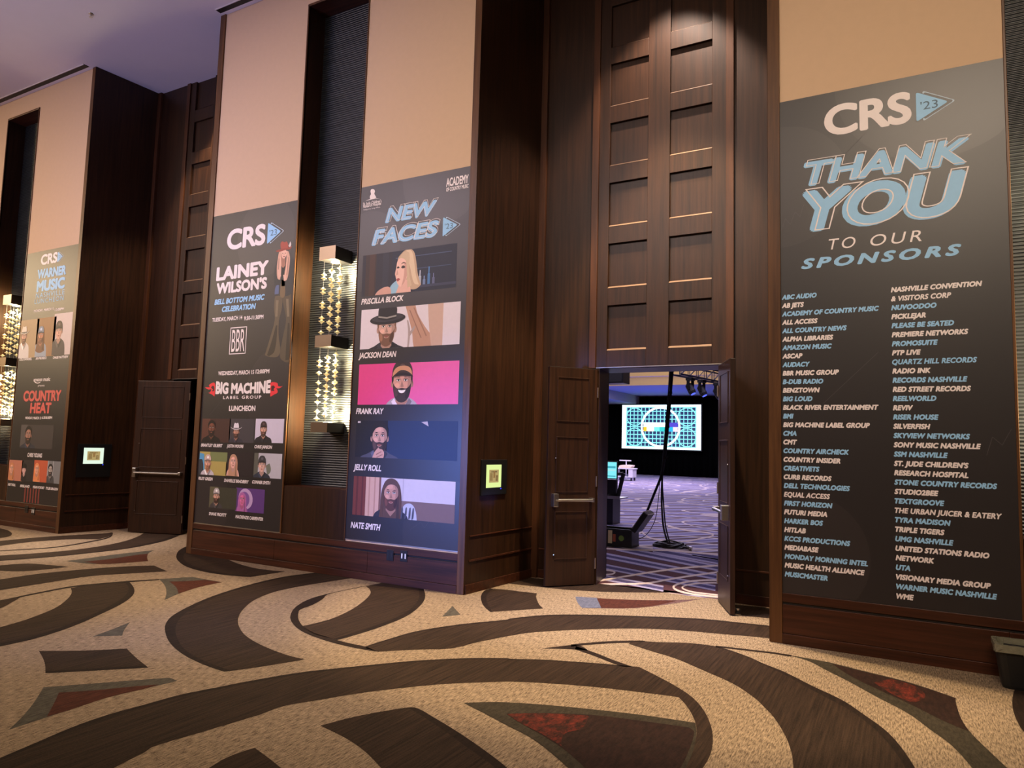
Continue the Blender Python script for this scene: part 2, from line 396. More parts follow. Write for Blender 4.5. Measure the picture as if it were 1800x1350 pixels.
def side_base(name, a, b):
    """baseboard, low panel frame and corner post on a pilaster's side face"""
    A = Vector((a[0], a[1], 0)); B = Vector((b[0], b[1], 0)); d = B-A; n = Vector((d.y, -d.x, 0)).normalized()
    m = MB()
    m.obox(A, d, n*0.014, (0, 0, 0.10), M_WOODX)
    m.obox(A+d*0.04+Vector((0, 0, 0.335)), d*0.93, n*0.010, (0, 0, 0.022), M_WOODX)
    m.obox(A+d*0.04+Vector((0, 0, 0.60)), d*0.93, n*0.010, (0, 0, 0.014), M_WOODX)
    struct(m.build(name, bevel=0.003))
BS = ((BX1, 0.0), (BX1+0.10, 1.37))
AS = ((AX1, 0.0), (AX1+0.115, 1.08))
side_base('baseboard_middle_side', *BS); side_base('baseboard_left_side', *AS)

def bay(name, xl, xr, y, t0, t1, d0, d1, dz, jam, cols, rows, rh):
    """back wall of a door bay: plain veneer, framed tower of recessed panels above the doors"""
    m = MB()
    yb = y+0.03
    m.face([(xl, y, 0), (t0, y, 0), (t0, y, ZC), (xl, y, ZC)], M_WOODV)
    m.face([(t1, y, 0), (xr, y, 0), (xr, y, ZC), (t1, y, ZC)], M_WOODV)
    # below head height, between tower edge and door opening
    m.face([(t0, y, 0), (d0, y, 0), (d0, y, dz), (t0, y, dz)], M_WOODV)
    m.face([(d1, y, 0), (t1, y, 0), (t1, y, dz), (d1, y, dz)], M_WOODV)
    m.face([(t0, yb, dz), (t1, yb, dz), (t1, yb, ZC), (t0, yb, ZC)], M_WOODV)
    # reveal of the opening
    m.face([(d0, y, 0), (d0-jam, y+0.55, 0), (d0-jam, y+0.55, dz), (d0, y, dz)], M_WOODV)
    m.face([(d1, y, 0), (d1, y, dz), (d1, y+0.55, dz), (d1, y+0.55, 0)], M_WOODV)
    m.face([(d0, y, dz), (d0-jam, y+0.55, dz), (d1, y+0.55, dz), (d1, y, dz)], M_WOODV)
    m.face([(t0, y, dz), (t0, yb, dz), (t1, yb, dz), (t1, y, dz)], M_WOODV)
    struct(m.build(name))
    t = MB()
    # outer frame of the tower
    t.box((t0, y-0.03, dz), (t0+0.085, y+0.03, ZC), M_POST); t.box((t1-0.085, y-0.03, dz), (t1, y+0.03, ZC), M_POST)
    # stiles and rails standing proud of the panels
    e = [t0+0.085]+[c for cc in cols for c in cc]+[t1-0.085]
    for i in range(0, len(e), 2): t.box((e[i], y-0.008, dz+0.012), (e[i+1], yb, ZC), M_WOODV)
    for c0, c1 in cols:
        zp = dz+0.012
        for zb in rows:
            t.box((c0, y-0.008, zp), (c1, yb, zb), M_WOODV); zp = zb+rh
        if zp < ZC: t.box((c0, y-0.008, zp), (c1, yb, ZC), M_WOODV)
    # sloped ledges under each panel, the downlight's highlight put into their paler colour
    for c0, c1 in cols:
        for zb in rows: t.face([(c0, y-0.009, zb), (c1, y-0.009, zb), (c1, yb-0.001, zb+0.026), (c0, yb-0.001, zb+0.026)], M_LEDGE_LIT)
    t.box((t0+0.085, y-0.012, dz), (t1-0.085, yb+0.02, dz+0.012), M_STEEL)
    # corner post
    t.box((xl-0.01, y-0.05, 0), (xl+0.085, y, ZC), M_POST)
    struct(t.build('trim_2', bevel=0.003))
    b = MB()
    b.box((xl, y-0.014, 0), (t0-0.02, y, 0.10), M_WOODX); b.box((t1+0.02, y-0.014, 0), (xr, y, 0.10), M_WOODX)
    b.box((xl, y-0.010, 0.335), (t0-0.02, y, 0.357), M_WOODX); b.box((t1+0.02, y-0.010, 0.335), (xr, y, 0.357), M_WOODX)
    struct(b.build('baseboard_'+name.split('_')[1]+'_bay', bevel=0.003))
ROWS = [2.755+0.757*i for i in range(7)]
bay('wall_right_bay', -4.06, -1.14, 1.38, -3.345, -1.64, -3.21, -1.80, 2.545, 0.10, [(-3.125, -2.64), (-2.375, -1.885)], ROWS[:6]+[7.30], 0.545)
bay('wall_left_bay', -11.715, -8.69, 1.10, -10.93, -9.23, -10.80, -9.39, 2.545, 0.10, [(-10.71, -10.22), (-9.96, -9.47)], [2.70+0.757*i for i in range(7)], 0.545)

# ceiling and outer walls of the hall
m = MB()
m.face([(-32, -14, ZC), (-32, 2.0, ZC), (14, 2.0, ZC), (14, -14, ZC)], M_CEIL)
struct(m.build('ceiling'))
m = MB()
m.face([(-32, -14, 0), (14, -14, 0), (14, -14, ZC), (-32, -14, ZC)], M_PLASTER)
struct(m.build('wall_back'))
m = MB()
m.face([(14, -14, 0), (14, 2, 0), (14, 2, ZC), (14, -14, ZC)], M_PLASTER); struct(m.build('wall_far_right'))
m = MB()
m.face([(-32, -14, 0), (-32, -14, ZC), (-32, 2, ZC), (-32, 2, 0)], M_PLASTER); struct(m.build('wall_far_left'))
m = MB()
m.face([(CX1, 0, 0), (14, 0, 0), (14, 0, ZC), (CX1, 0, ZC)], M_WOODV); m.face([(-32, 0, 0), (AX0, 0, 0), (AX0, 0, ZC), (-32, 0, ZC)], M_WOODV)
struct(m.build('wall_beyond'))

# ------------------------------------------------------------------ foyer floor with its woven motif
def P1(x, y): return (x/3.14, 920+y/3.14)
def P2(x, y): return (270+x/3.462, 960+y/3.462)
def P3(x, y): return (500+x/3.858, 1000+y/3.858)
def P4(x, y): return (900+x/3.857, 1000+y/3.857)
def P5(x, y): return (1340+x/3.913, 1080+y/3.913)
def P6(x, y): return (780+x/6.0, 940+y/6.0)
def seq(P, *pts): return [P(*q) for q in pts]

def smooth(pts, n=5, corner=48):
    N = len(pts); out = []
    V = [Vector((p[0], p[1])) for p in pts]
    def is_c(i):
        a = V[i]-V[i-1]; b = V[(i+1) % N]-V[i]
        if a.length < 1e-6 or b.length < 1e-6: return True
        return math.degrees(a.angle(b)) > corner
    cs = [is_c(i) for i in range(N)]
    for i in range(N):
        j = (i+1) % N
        p1, p2 = V[i], V[j]; L = (p2-p1).length
        t1 = Vector((0, 0)) if cs[i] else (V[j]-V[i-1]).normalized()*L
        t2 = Vector((0, 0)) if cs[j] else (V[(j+1) % N]-V[i]).normalized()*L
        if cs[i] and not cs[j]: t1 = (p2-p1)*1.5-t2*0.5
        if cs[j] and not cs[i]: t2 = (p2-p1)*1.5-t1*0.5
        if cs[i] and cs[j]: out.append(p1); continue
        for k in range(n):
            s = k/n
            out.append(p1*(2*s**3-3*s**2+1)+t1*(s**3-2*s**2+s)+p2*(-2*s**3+3*s**2)+t2*(s**3-s**2))
    return out

def smooth_open(P, n=6):
    V = [Vector(q) for q in P]; out = []
    for i in range(len(V)-1):
        a = V[max(i-1, 0)]; b = V[i]; c = V[i+1]; d = V[min(i+2, len(V)-1)]
        for k in range(n):
            t = k/n; out.append(0.5*((2*b)+(c-a)*t+(2*a-5*b+4*c-d)*t*t+(3*b-a-3*c+d)*t**3))
    return [(q.x, q.y) for q in out+[V[-1]]]
def strip(level, mat, px, w0, w1=None):
    V = [Vector(q) for q in px]; w1 = w0 if w1 is None else w1; A = []; B = []
    for i, p in enumerate(V):
        d = (V[min(i+1, len(V)-1)]-V[max(i-1, 0)]).normalized(); n = Vector((-d.y, d.x))*(w0+(w1-w0)*i/(len(V)-1))*0.5
        A.append(p+n); B.append(p-n)
    shape(level, mat, A+B[::-1])
SH = []   # (level, material, world outline)
def shape(level, mat, px):
    w = [onZ(x, y, 0.0) for x, y in px]
    SH.append((level, mat, smooth([(q.x, q.y) for q in w])))

shape(1, C_BROWN, seq(P1, (-60, 30), (0, 28), (30, 34), (55, 45), (66, 60), (40, 75), (-60, 88)))
shape(1, C_BROWN, seq(P1, (-60, 101), (0, 97), (200, 78), (450, 62), (575, 55), (620, 50), (622, 60), (595, 75), (540, 88), (400, 88), (300, 93), (150, 105), (0, 125), (-60, 132)))
shape(2, C_EDGE, seq(P1, (622, 58), (590, 78), (500, 98), (300, 130), (0, 150), (-60, 153), (-60, 158), (0, 154), (300, 135), (510, 102), (602, 80)))
shape(1, C_EDGE, seq(P1, (-60, 182), (0, 178), (200, 165), (420, 145), (600, 118), (700, 95), (770, 68), (795, 52), (1000, 45), (998, 60), (960, 80), (880, 105), (700, 140), (400, 175), (200, 193), (0, 208), (-60, 213)))
shape(2, C_BROWN, seq(P1, (-60, 182), (0, 178), (200, 165), (420, 145), (600, 118), (700, 95), (770, 68), (795, 52), (975, 47), (965, 62), (930, 78), (850, 102), (690, 136), (400, 170), (200, 188), (0, 203), (-60, 208)))
shape(1, C_GREY, seq(P1, (365, 208), (500, 190), (650, 170), (853, 148), (820, 165), (812, 185), (818, 208), (700, 218), (550, 226)))
shape(2, C_RED, seq(P1, (460, 212), (600, 198), (750, 175), (817, 168), (812, 188), (818, 208), (700, 218), (552, 226)))
shape(1, C_BROWN, seq(P1, (-60, 246), (0, 232), (150, 222), (250, 228), (380, 240), (250, 255), (120, 265), (0, 262), (-60, 258)))
shape(1, C_BROWN, seq(P1, (-60, 320), (0, 310), (200, 280), (450, 255), (650, 240), (850, 233), (925, 265), (700, 278), (500, 292), (250, 330), (0, 370), (-60, 380)))
shape(1, C_EDGE, seq(P1, (-60, 433), (0, 425), (200, 383), (400, 346), (560, 330), (720, 317), (880, 308), (880, 313), (720, 325), (560, 337), (400, 354), (200, 391), (0, 432), (-60, 441)))
shape(2, C_EDGE, seq(P1, (-60, 692), (0, 680), (200, 635), (400, 570), (560, 500), (680, 440), (735, 395), (740, 360), (715, 325), (640, 328), (500, 340), (390, 358), (395, 385), (370, 420), (300, 470), (150, 530), (0, 575), (-60, 592)))
shape(3, C_BROWN, seq(P1, (-60, 674), (0, 662), (200, 618), (390, 555), (540, 490), (650, 430), (700, 390), (710, 355), (690, 329), (640, 331), (500, 343), (392, 360), (395, 385), (370, 420), (300, 470), (150, 530), (0, 575), (-60, 592)))
shape(2, C_BROWN, seq(P1, (-60, 482), (0, 470), (60, 440), (112, 410), (40, 420), (0, 428), (-60, 438)))
shape(2, C_GREY, seq(P1, (878, 308), (1060, 296), (1225, 325), (1100, 352), (985, 390), (908, 425), (918, 385), (910, 345)))
shape(3, C_RED, seq(P1, (935, 322), (1060, 318), (1130, 312), (1225, 326), (1100, 352), (985, 390), (973, 355)))
shape(1, C_GREY, seq(P1, (510, 625), (620, 585), (718, 545), (685, 590), (675, 620)))
shape(1, C_EDGE, seq(P1, (215, 705), (450, 703), (700, 692), (755, 745), (820, 797), (550, 812), (250, 828), (246, 768)))
shape(2, C_BROWN, seq(P1, (215, 705), (450, 703), (700, 692), (750, 742), (806, 786), (550, 800), (250, 817), (246, 768)))
shape(1, C_GREY, seq(P1, (48, 1140), (130, 1060), (190, 985), (240, 905), (500, 885), (800, 862), (935, 852), (980, 870), (830, 905), (600, 960), (400, 1025), (200, 1090)))
shape(2, C_RED, seq(P1, (258, 1068), (300, 990), (325, 935), (550, 920), (750, 900), (880, 890), (800, 913), (600, 960), (420, 1019)))
top = seq(P1, (-70, 1325), (0, 1295), (200, 1210), (400, 1125), (600, 1055), (800, 1000), (1000, 945), (1200, 905))+seq(P2, (600, 818), (900, 768), (1200, 735), (1558, 700))+seq(P3, (900, 622), (1200, 607), (1500, 606))+seq(P4, (0, 610), (200, 615), (400, 628), (600, 642), (742, 655))
tail = seq(P4, (860, 665), (970, 720), (1100, 790), (1220, 870), (1300, 960), (1350, 1070), (1362, 1170), (1340, 1270), (1280, 1370), (1170, 1370), (1225, 1240), (1250, 1130), (1243, 1042), (1195, 945), (1130, 870), (900, 840), (600, 805), (300, 780), (0, 765))+seq(P3, (1400, 768), (1100, 780), (800, 808), (500, 845), (200, 895), (0, 930))+seq(P2, (640, 1028), (600, 1040), (300, 1130), (0, 1220))+seq(P1, (800, 1262), (640, 1345), (500, 1430), (-70, 1430))
shape(1, C_EDGE, top+tail)
shape(2, C_BROWN, [(x, y+(2.0+0.004*max(0, 900-x))) for x, y in top]+tail)
cin = seq(P2, (650, 735), (920, 690), (800, 660), (650, 600), (560, 545), (520, 490), (515, 440), (545, 385), (620, 325), (750, 275), (950, 235), (1200, 195), (1250, 180))
shape(1, C_EDGE, seq(P2, (1100, 140), (990, 160), (800, 185), (600, 230), (400, 290), (250, 350), (120, 420), (75, 470), (70, 520), (100, 590), (180, 660), (300, 720), (430, 765))+cin)
shape(2, C_BROWN, seq(P2, (1105, 145), (1000, 165), (800, 193), (600, 240), (400, 302), (270, 360), (170, 430), (135, 490), (140, 550), (190, 630), (300, 695), (465, 757))+cin)
shape(1, C_EDGE, seq(P2, (230, -10), (160, 22), (138, 60), (150, 90), (200, 125), (300, 155), (450, 178), (590, 188), (800, 155), (650, 140), (540, 115), (460, 85), (330, 20)))
shape(2, C_BROWN, seq(P2, (250, -5), (190, 45), (182, 70), (205, 100), (285, 135), (430, 165), (590, 182), (800, 155), (650, 140), (540, 115), (460, 85), (340, 20)))
shape(2, C_EDGE, seq(P3, (660, 97), (500, 125), (300, 168), (170, 205), (75, 260), (40, 320), (55, 370), (120, 425), (250, 478), (400, 520), (560, 552), (630, 562), (545, 527), (450, 507), (355, 483), (300, 465), (200, 435), (125, 388), (95, 340), (95, 300), (108, 277), (190, 245), (260, 205), (300, 172), (500, 128)))
lob = seq(P3, (200, 440), (125, 388), (300, 345), (430, 290), (530, 225), (582, 170), (578, 140), (553, 120))
shape(1, C_EDGE, seq(P3, (680, 90), (930, 110), (955, 180), (930, 240), (830, 320), (650, 395), (480, 450), (345, 487))+lob)
shape(2, C_BROWN, seq(P3, (680, 90), (895, 110), (915, 170), (895, 230), (800, 310), (640, 378), (480, 432), (332, 474))+lob)
lowb = seq(P3, (545, 527), (700, 478), (900, 422), (1200, 375), (1500, 345))+seq(P4, (0, 335), (200, 315), (400, 310), (700, 315), (1000, 325), (1300, 340), (1600, 370), (1850, 396), (1850, 486), (1760, 472), (1400, 440), (1100, 415), (850, 405), (600, 408), (300, 420), (100, 436))+seq(P3, (1500, 460), (1300, 500), (1130, 540), (900, 548), (635, 562))
shape(1, C_EDGE, lowb)
shape(2, C_BROWN, [(x, y+(2.5 if i < 13 else 0)) for i, (x, y) in enumerate(lowb)])
shape(1, C_GREY, seq(P3, (1068, 325), (1140, 252), (1195, 312)))
shape(1, C_EDGE, seq(P6, (495, 565), (430, 590), (395, 640), (395, 690), (420, 750), (490, 815), (520, 815), (490, 770), (460, 720), (450, 660), (475, 610), (522, 572)))
shape(1, C_BROWN, seq(P6, (522, 572), (475, 610), (450, 660), (460, 720), (490, 770), (520, 813), (800, 795), (1050, 778), (1010, 740), (985, 690), (975, 650), (985, 618), (800, 598), (640, 578)))
shape(1, C_BROWN, seq(P6, (640, 510), (800, 528), (1050, 555), (1300, 580), (1800, 606), (2200, 610), (2600, 612), (2100, 560), (1680, 518), (1300, 495), (1050, 468), (900, 452)))
shape(1, C_PLUM, seq(P4, (430, 188), (600, 200), (900, 212), (1150, 210), (1290, 203), (1100, 235), (950, 255), (800, 268), (475, 265), (445, 230)))
shape(2, C_BLUE, seq(P4, (430, 188), (575, 197), (605, 266), (475, 265), (445, 230)))
shape(2, C_RED, seq(P4, (575, 199), (750, 208), (900, 213), (1120, 216), (950, 253), (800, 266), (605, 265)))
shape(1, C_BROWN, seq(P4, (1480, 240), (1745, 265), (1850, 276), (1850, 346), (1745, 335), (1560, 318)))
shape(1, C_EDGE, seq(P4, (200, 541), (330, 524), (430, 515), (470, 524), (520, 556), (440, 548), (330, 543)))
strip(1, C_EDGE, seq(P4, (400, 520), (520, 508), (650, 499), (790, 494), (900, 495)), 4.0)
strip(1, C_EDGE, seq(P4, (430, 535), (560, 580), (700, 635), (860, 690)), 6.0)
bi = seq(P5, (215, 1090), (213, 1040), (200, 950), (160, 840), (80, 710), (0, 625))+seq(P4, (1650, 880), (1500, 780), (1300, 690), (1100, 605), (950, 560), (790, 508))
shape(1, C_EDGE, seq(P4, (850, 491), (1000, 497), (1200, 503), (1400, 530), (1600, 595))+seq(P5, (0, 335), (150, 395), (350, 495), (550, 590), (700, 690), (850, 800), (960, 920), (1070, 1090))+bi)
shape(2, C_BROWN, seq(P4, (850, 494), (1000, 500), (1200, 506), (1390, 534), (1600, 602))+seq(P5, (0, 345), (140, 410), (340, 520), (600, 660), (750, 770), (860, 880), (950, 1000), (1000, 1090))+bi)
strip(1, C_EDGE, seq(P4, (1380, 526), (1480, 537), (1600, 551), (1774, 571))+seq(P5, (100, 270), (200, 286)), 3.0)
shape(1, C_DGREY, seq(P5, (120, 270), (300, 300), (480, 335), (700, 390), (1000, 465), (1330, 575), (1335, 620), (1370, 720), (1430, 810), (1550, 930), (1720, 1090), (1470, 1090), (1300, 900), (1150, 790), (1000, 680), (800, 575), (600, 465), (450, 390), (300, 315)))
shape(2, C_DRED, seq(P5, (480, 340), (700, 396), (1000, 470), (1328, 578), (1333, 620), (1370, 725), (1425, 808), (1250, 735), (1000, 610), (800, 520), (600, 420)))
shape(3, C_SPOT, seq(P5, (770, 470), (880, 445), (1000, 478), (1080, 510), (1120, 570), (1040, 610), (960, 580), (860, 530)))
shape(1, C_EDGE, seq(P5, (1735, 520), (1720, 580), (1725, 660), (1760, 750), (1800, 810), (2000, 1000), (2300, 900), (2200, 560)))
shape(1, C_EDGE, seq(P3, (245, 1065), (450, 1010), (650, 970), (840, 940), (900, 945), (1000, 1000), (1150, 1090), (1300, 1190), (1450, 1300), (1590, 1420), (700, 1420), (650, 1345), (530, 1225), (400, 1140)))
shape(2, C_BROWN, seq(P3, (245, 1065), (450, 1010), (650, 970), (838, 942), (950, 1010), (1100, 1110), (1250, 1220), (1380, 1310), (1500, 1420), (700, 1420), (650, 1345), (530, 1225), (400, 1140)))
shape(1, C_BROWN, seq(P2, (150, 1430), (300, 1370), (450, 1285), (615, 1228), (700, 1290), (800, 1370), (880, 1430)))
shape(3, C_DGREY, seq(P4, (-328, 910), (-150, 905), (0, 908), (300, 930), (600, 960), (900, 995), (1243, 1046), (1250, 1120), (1230, 1230), (1170, 1370), (400, 1370), (230, 1220), (100, 1130), (0, 1080), (-180, 985)))
shape(4, C_DRED, seq(P4, (-40, 985), (200, 980), (500, 990), (700, 1010), (1000, 1050), (1200, 1078), (1235, 1110), (1180, 1280), (1130, 1370), (510, 1370), (440, 1300), (330, 1210), (200, 1130), (60, 1050)))
shape(5, C_SPOT, seq(P4, (-35, 987), (250, 984), (520, 1000), (470, 1085), (360, 1120), (335, 1205), (200, 1120), (60, 1050)))

m = MB()
m.face([(-32, -14, 0), (14, -14, 0), (14, 1.45, 0), (-32, 1.45, 0)], C_LIGHT)
for lv, mat, o in SH: m.tess([(q.x, q.y, 0.0007*lv) for q in o], mat)
# the motif goes on behind the viewer
for lv, mat, o in SH:
    c = sum((q.y for q in o), 0.0)/len(o)
    if c > -3.2 and c < 0.2:
        m.tess([(q.x*0.9+2.0, -10.2-q.y*0.9, 0.0007*lv) for q in o], mat)
struct(m.build('floor'))

# ================================================================== DOORS
def leaf(name, hinge, free, z0, z1, panels, bar=True):
    """door leaf between two floor points; faces: left of hinge->free is the room side seen here"""
    H = Vector((hinge[0], hinge[1], 0)); Fp = Vector((free[0], free[1], 0)); d = (Fp-H); w = d.length; d.normalize()
    n = Vector((d.y, -d.x, 0))
    if n.dot(EYE-H) < 0: n = -n                  # n looks to the viewer
    T = 0.048
    def P(u, z, k=0.0): return H+d*u+n*k+Vector((0, 0, z))
    root = MB()
    root.obox(P(0, z0, -T), d*w, n*T, (0, 0, z1-z0), M_WOODV)
    r = struct(root.build(name, bevel=0.003))
    # stiles, rails and raised moulding lines of the panels
    s = MB()
    e = 0.115
    for (za, zb) in panels:
        for u0, u1, a, b in ((e, w-e, za-0.012, za), (e, w-e, zb, zb+0.012), (e-0.012, e, za-0.012, zb+0.012), (w-e, w-e+0.012, za-0.012, zb+0.012)):
            s.obox(P(u0, a), d*(u1-u0), n*0.006, (0, 0, b-a), M_WOODV)
    s.build('panel_moulding', r, bevel=0.002)
    if bar:
        b = MB(); zb = 0.985
        b.tube([P(0.07, zb, 0.062), P(w-0.08, zb, 0.062)], 0.017, M_STEEL, 12)
        bo = b.build('panic_bar', r, smooth=False)
        c = MB(); c.obox(P(w-0.115, zb-0.075, 0.0), d*0.062, n*0.075, (0, 0, 0.15), M_STEEL); c.build('latch_case', bo, bevel=0.006)
        c = MB(); c.obox(P(0.045, zb-0.024, 0.0), d*0.04, n*0.066, (0, 0, 0.048), M_STEEL); c.build('end_bracket', bo, bevel=0.004)
        g = MB()
        for zz in (0.36, 1.46): g.lathe([(0.0, 0.012), (0.007, 0.009), (0.009, 0.0)], P(w-0.10, zz, 0.004), M_STEEL, 10)
        g.build('door_stud', r)
    hd = MB()
    for zz in (0.25, 1.2, 2.25): hd.tube([P(-0.006, zz-0.06, 0.004), P(-0.006, zz+0.06, 0.004)], 0.009, M_BRONZE, 8)
    hd.build('hinge', r)
    st = MB(); st.obox(P(0.0, z1, -T), d*w, n*T, (0, 0, 0.005), M_STEEL); st.build('top_plate', r)
    return r
PAN = [(0.32, 0.84), (1.08, 1.70), (1.90, 2.40)]
leaf('door_1', onY(318, 933, 1.08)[:2], (-11.216, 0.746), 0.012, 2.50, PAN)
leaf('door_2', (-3.225, 1.35), (-3.625, 0.869), 0.012, 2.525, PAN)
leaf('door_3', (-1.80, 1.33), (-1.545, 0.735), 0.012, 2.525, PAN)

# pull handle on the far face of the right leaf, floor stop beside it
def door_pull():
    r = bpy.data.objects['door_3']; H = Vector((-1.80, 1.33, 0)); d = Vector((-1.545+1.80, 0.735-1.33, 0)).normalized(); n = Vector((-d.y, d.x, 0))
    if n.x < 0: n = -n
    m = MB(); q = H+d*0.55+n*0.055+Vector((0, 0, 0))
    k = n*0.055
    m.tube([q+Vector((0, 0, 0.62)), q+Vector((0, 0, 1.32))], 0.013, M_STEEL, 10)
    for z in (0.70, 1.24): m.tube([q+Vector((0, 0, z)), q-n*0.053+Vector((0, 0, z))], 0.009, M_STEEL, 8)
    m.build('pull_handle', r)
door_pull()
q = onZ(1296, 1078)
t = thing('door_stop', (q.x, q.y, 0), 'small black floor stop beside the open right door leaf', 'door stop')
m = MB(); m.lathe([(0.0, 0.0), (0.028, 0.0), (0.028, 0.012), (0.018, 0.02), (0.018, 0.055), (0.0, 0.06)], (q.x, q.y, 0.0), M_BLACK, 14); m.build('body', t)
m = MB(); m.lathe([(0.019, 0.030), (0.026, 0.034), (0.026, 0.048), (0.019, 0.052)], (q.x, q.y, 0.0), M_STEEL, 14); m.build('collar', t)

# ================================================================== BANNERS
INK = {}
def ink(rgb):
    k = tuple(rgb)
    if k not in INK: INK[k] = plain('ink_%02x%02x%02x' % k, k, 0.5, var=0.05, scale=(20, 20, 20), spec=0.4)
    return INK[k]
WHITE = (236, 226, 226); SKY = (150, 200, 240); VINYL = (32, 28, 31); VINYL2 = (43, 38, 40)
M_VINYL = plain('banner_vinyl', VINYL, 0.42, var=0.03, spec=0.6)
M_VINYL2 = plain('banner_vinyl_tone', VINYL2, 0.40, var=0.03, spec=0.6)

def raw_text(body, offset, shear, spacing, outline):
    c = bpy.data.curves.new('t', 'FONT'); c.body = body; c.size = 1.0; c.offset = offset; c.shear = shear; c.space_character = spacing; c.resolution_u = 6 if len(body) < 8 else 3
    if outline:
        c.fill_mode = 'NONE'; c.bevel_depth = outline; c.bevel_resolution = 0
    o = bpy.data.objects.new('t', c)
    me = bpy.data.meshes.new_from_object(o)
    vs = [v.co.copy() for v in me.vertices]; fs = [tuple(p.vertices) for p in me.polygons]
    bpy.data.objects.remove(o); bpy.data.curves.remove(c); bpy.data.meshes.remove(me)
    return vs, fs
def text_mesh(body, offset, shear, spacing, outline=0.0):
    """letters as a flat mesh; the heavier weight is the plain letter spread evenly to all sides"""
    if outline or not offset:
        vs, fs = raw_text(body, offset, shear, spacing, outline)
        for i, v in enumerate(vs):          # a spike where an offset outline meets itself
            if abs(v.y) > 1.6 or v.x < -1.5:
                a = vs[i-1]; b = vs[(i+1) % len(vs)]
                vs[i] = (a+b)/2 if abs(a.y) < 1.6 and abs(b.y) < 1.6 else a.copy()
        return vs, fs
    v0, f0 = raw_text(body, 0.0, shear, spacing, 0.0)
    vs = []; fs = []
    N = 12 if len(body) < 8 else 8
    for k in range(N+1):
        a = 2*math.pi*(k+0.5)/N; r = offset*1.04 if k < N else 0.0
        d = Vector((r*math.cos(a), r*math.sin(a), k)); n = len(vs)
        vs += [v+d for v in v0]; fs += [tuple(n+i for i in f) for f in f0]
    return vs, fs

CAP = max(v.y for v in text_mesh('H', 0.0, 0.0, 1.0)[0])

def lettering(mb, body, x0, z0, x1, cap, col, y, bold=0.03, shear=0.0, spacing=1.0, outline=0.0, fit=True, arch=0.0):
    """printed line of text on the plane y: baseline left corner, right end, capital height"""
    vs, fs = text_mesh(body, 0.0 if outline and bold == 0 else bold, shear, spacing, outline)
    a = min(v.x for v in vs); b = max(v.x for v in vs)
    sz = cap/(CAP+2*bold)
    sx = (x1-x0)/(b-a)
    out = []
    for v in vs:
        x = x0+(v.x-a)*sx; zz = (v.y+bold)*sz
        if arch: zz *= 1.0+arch*((2*(x-x0)/(x1-x0)-1)**2)
        out.append((x, y-0.0002-(v.z*sz*0.15 if outline else v.z*0.00004), z0+zz))
    mb.raw(out, fs, ink(col))

def pxline(mb, body, pl, pr, caph, col, y=-0.0065, **kw):
    """pl = baseline left pixel; pr = any pixel at the right end; caph metres"""
    a = onY(*pl); b = onY(*pr)
    lettering(mb, body, a.x, a.z, b.x, caph, col, y, **kw)

def banner(name, x0, x1, z0, z1, label):
    r = thing(name, ((x0+x1)/2, -0.001, z0), label, 'banner')
    m = MB(); m.box((x0, -0.005, z0), (x1, -0.001, z1), M_VINYL)
    m.build('vinyl_panel', r)
    m = MB(); m.box((x0, -0.008, z0-0.006), (x1, -0.001, z0+0.002), M_STEEL); m.build('bottom_rail', r)
    return r

def tone_shapes(r, x0, x1, z0, z1, circles, lines):
    m = MB(); y = -0.0054
    for cx, cz, rad in circles:
        pts = []
        for k in range(64):
            a = 2*math.pi*k/64
            pts.append((min(x1-0.003, max(x0+0.003, cx+rad*math.cos(a))), y, min(z1-0.003, max(z0+0.003, cz+rad*math.sin(a)))))
        cl = [p for i, p in enumerate(pts) if (Vector(p)-Vector(pts[i-1])).length > 1e-5]
        if len(cl) > 3:
            m.tess(cl, M_VINYL2); m.build('background_circle', r); m = MB()
    for P in lines:
        for (ax, az), (bx, bz) in zip(P, P[1:]):
            d = Vector((bx-ax, 0, bz-az)); n = Vector((-d.z, 0, d.x)).normalized()*0.0022
            A = Vector((ax, y-0.0004, az)); B = Vector((bx, y-0.0004, bz))
            m.face([A-n, B-n, B+n, A+n], ink((70, 65, 68)))
        m.build('background_line', r); m = MB()

def rounded(pts, rad, n=5):
    """round the corners of a 2D polygon"""
    out = []; V = [Vector(p) for p in pts]; N = len(V)
    for i in range(N):
        a = (V[i-1]-V[i]).normalized(); b = (V[(i+1) % N]-V[i]).normalized()
        for k in range(n+1):
            t = k/n
            p0 = V[i]+a*rad; p2 = V[i]+b*rad
            out.append(p0*(1-t)**2+V[i]*2*t*(1-t)+p2*t*t)
    return out

def play_logo(r, tl, bl, tip, tip2, name='play_triangle', year=True, size=1.0):
    """filled rounded triangle with a second outlined one behind it, year inside"""
    A = onY(*tl); B = onY(*bl); C = onY(*tip); D = onY(*tip2)
    h = A.z-B.z; zc = (A.z+B.z)/2; xl = (A.x+B.x)/2
    m = MB()
    def tri(x, w, hh): return rounded([(x, zc+hh/2), (x+w, zc), (x, zc-hh/2)], hh*0.09)
    dx = (D.x-C.x)*0.85
    out = tri(xl+dx, C.x-xl+0.006, h*1.03); inn = [(q-Vector((xl+dx+h*0.36, zc)))*0.90+Vector((xl+dx+h*0.36, zc)) for q in out]
    m.tess([(q.x, -0.0058, q.y) for q in out], ink((176, 196, 214)))
    m.tess([(q.x, -0.0062, q.y) for q in inn], M_VINYL)
    f = tri(xl, C.x-xl, h)
    m.tess([(q.x, -0.0070, q.y) for q in [(p-Vector((xl+h*0.3, zc)))*1.07+Vector((xl+h*0.3, zc)) for p in f]], M_VINYL)
    m.tess([(q.x, -0.0074, q.y) for q in f], ink(SKY))
    if year: lettering(m, "'23", xl+h*0.12, zc-h*0.13, xl+h*0.60, h*0.26, (70, 98, 124), -0.0078, bold=0.0)
    m.build(name, r)

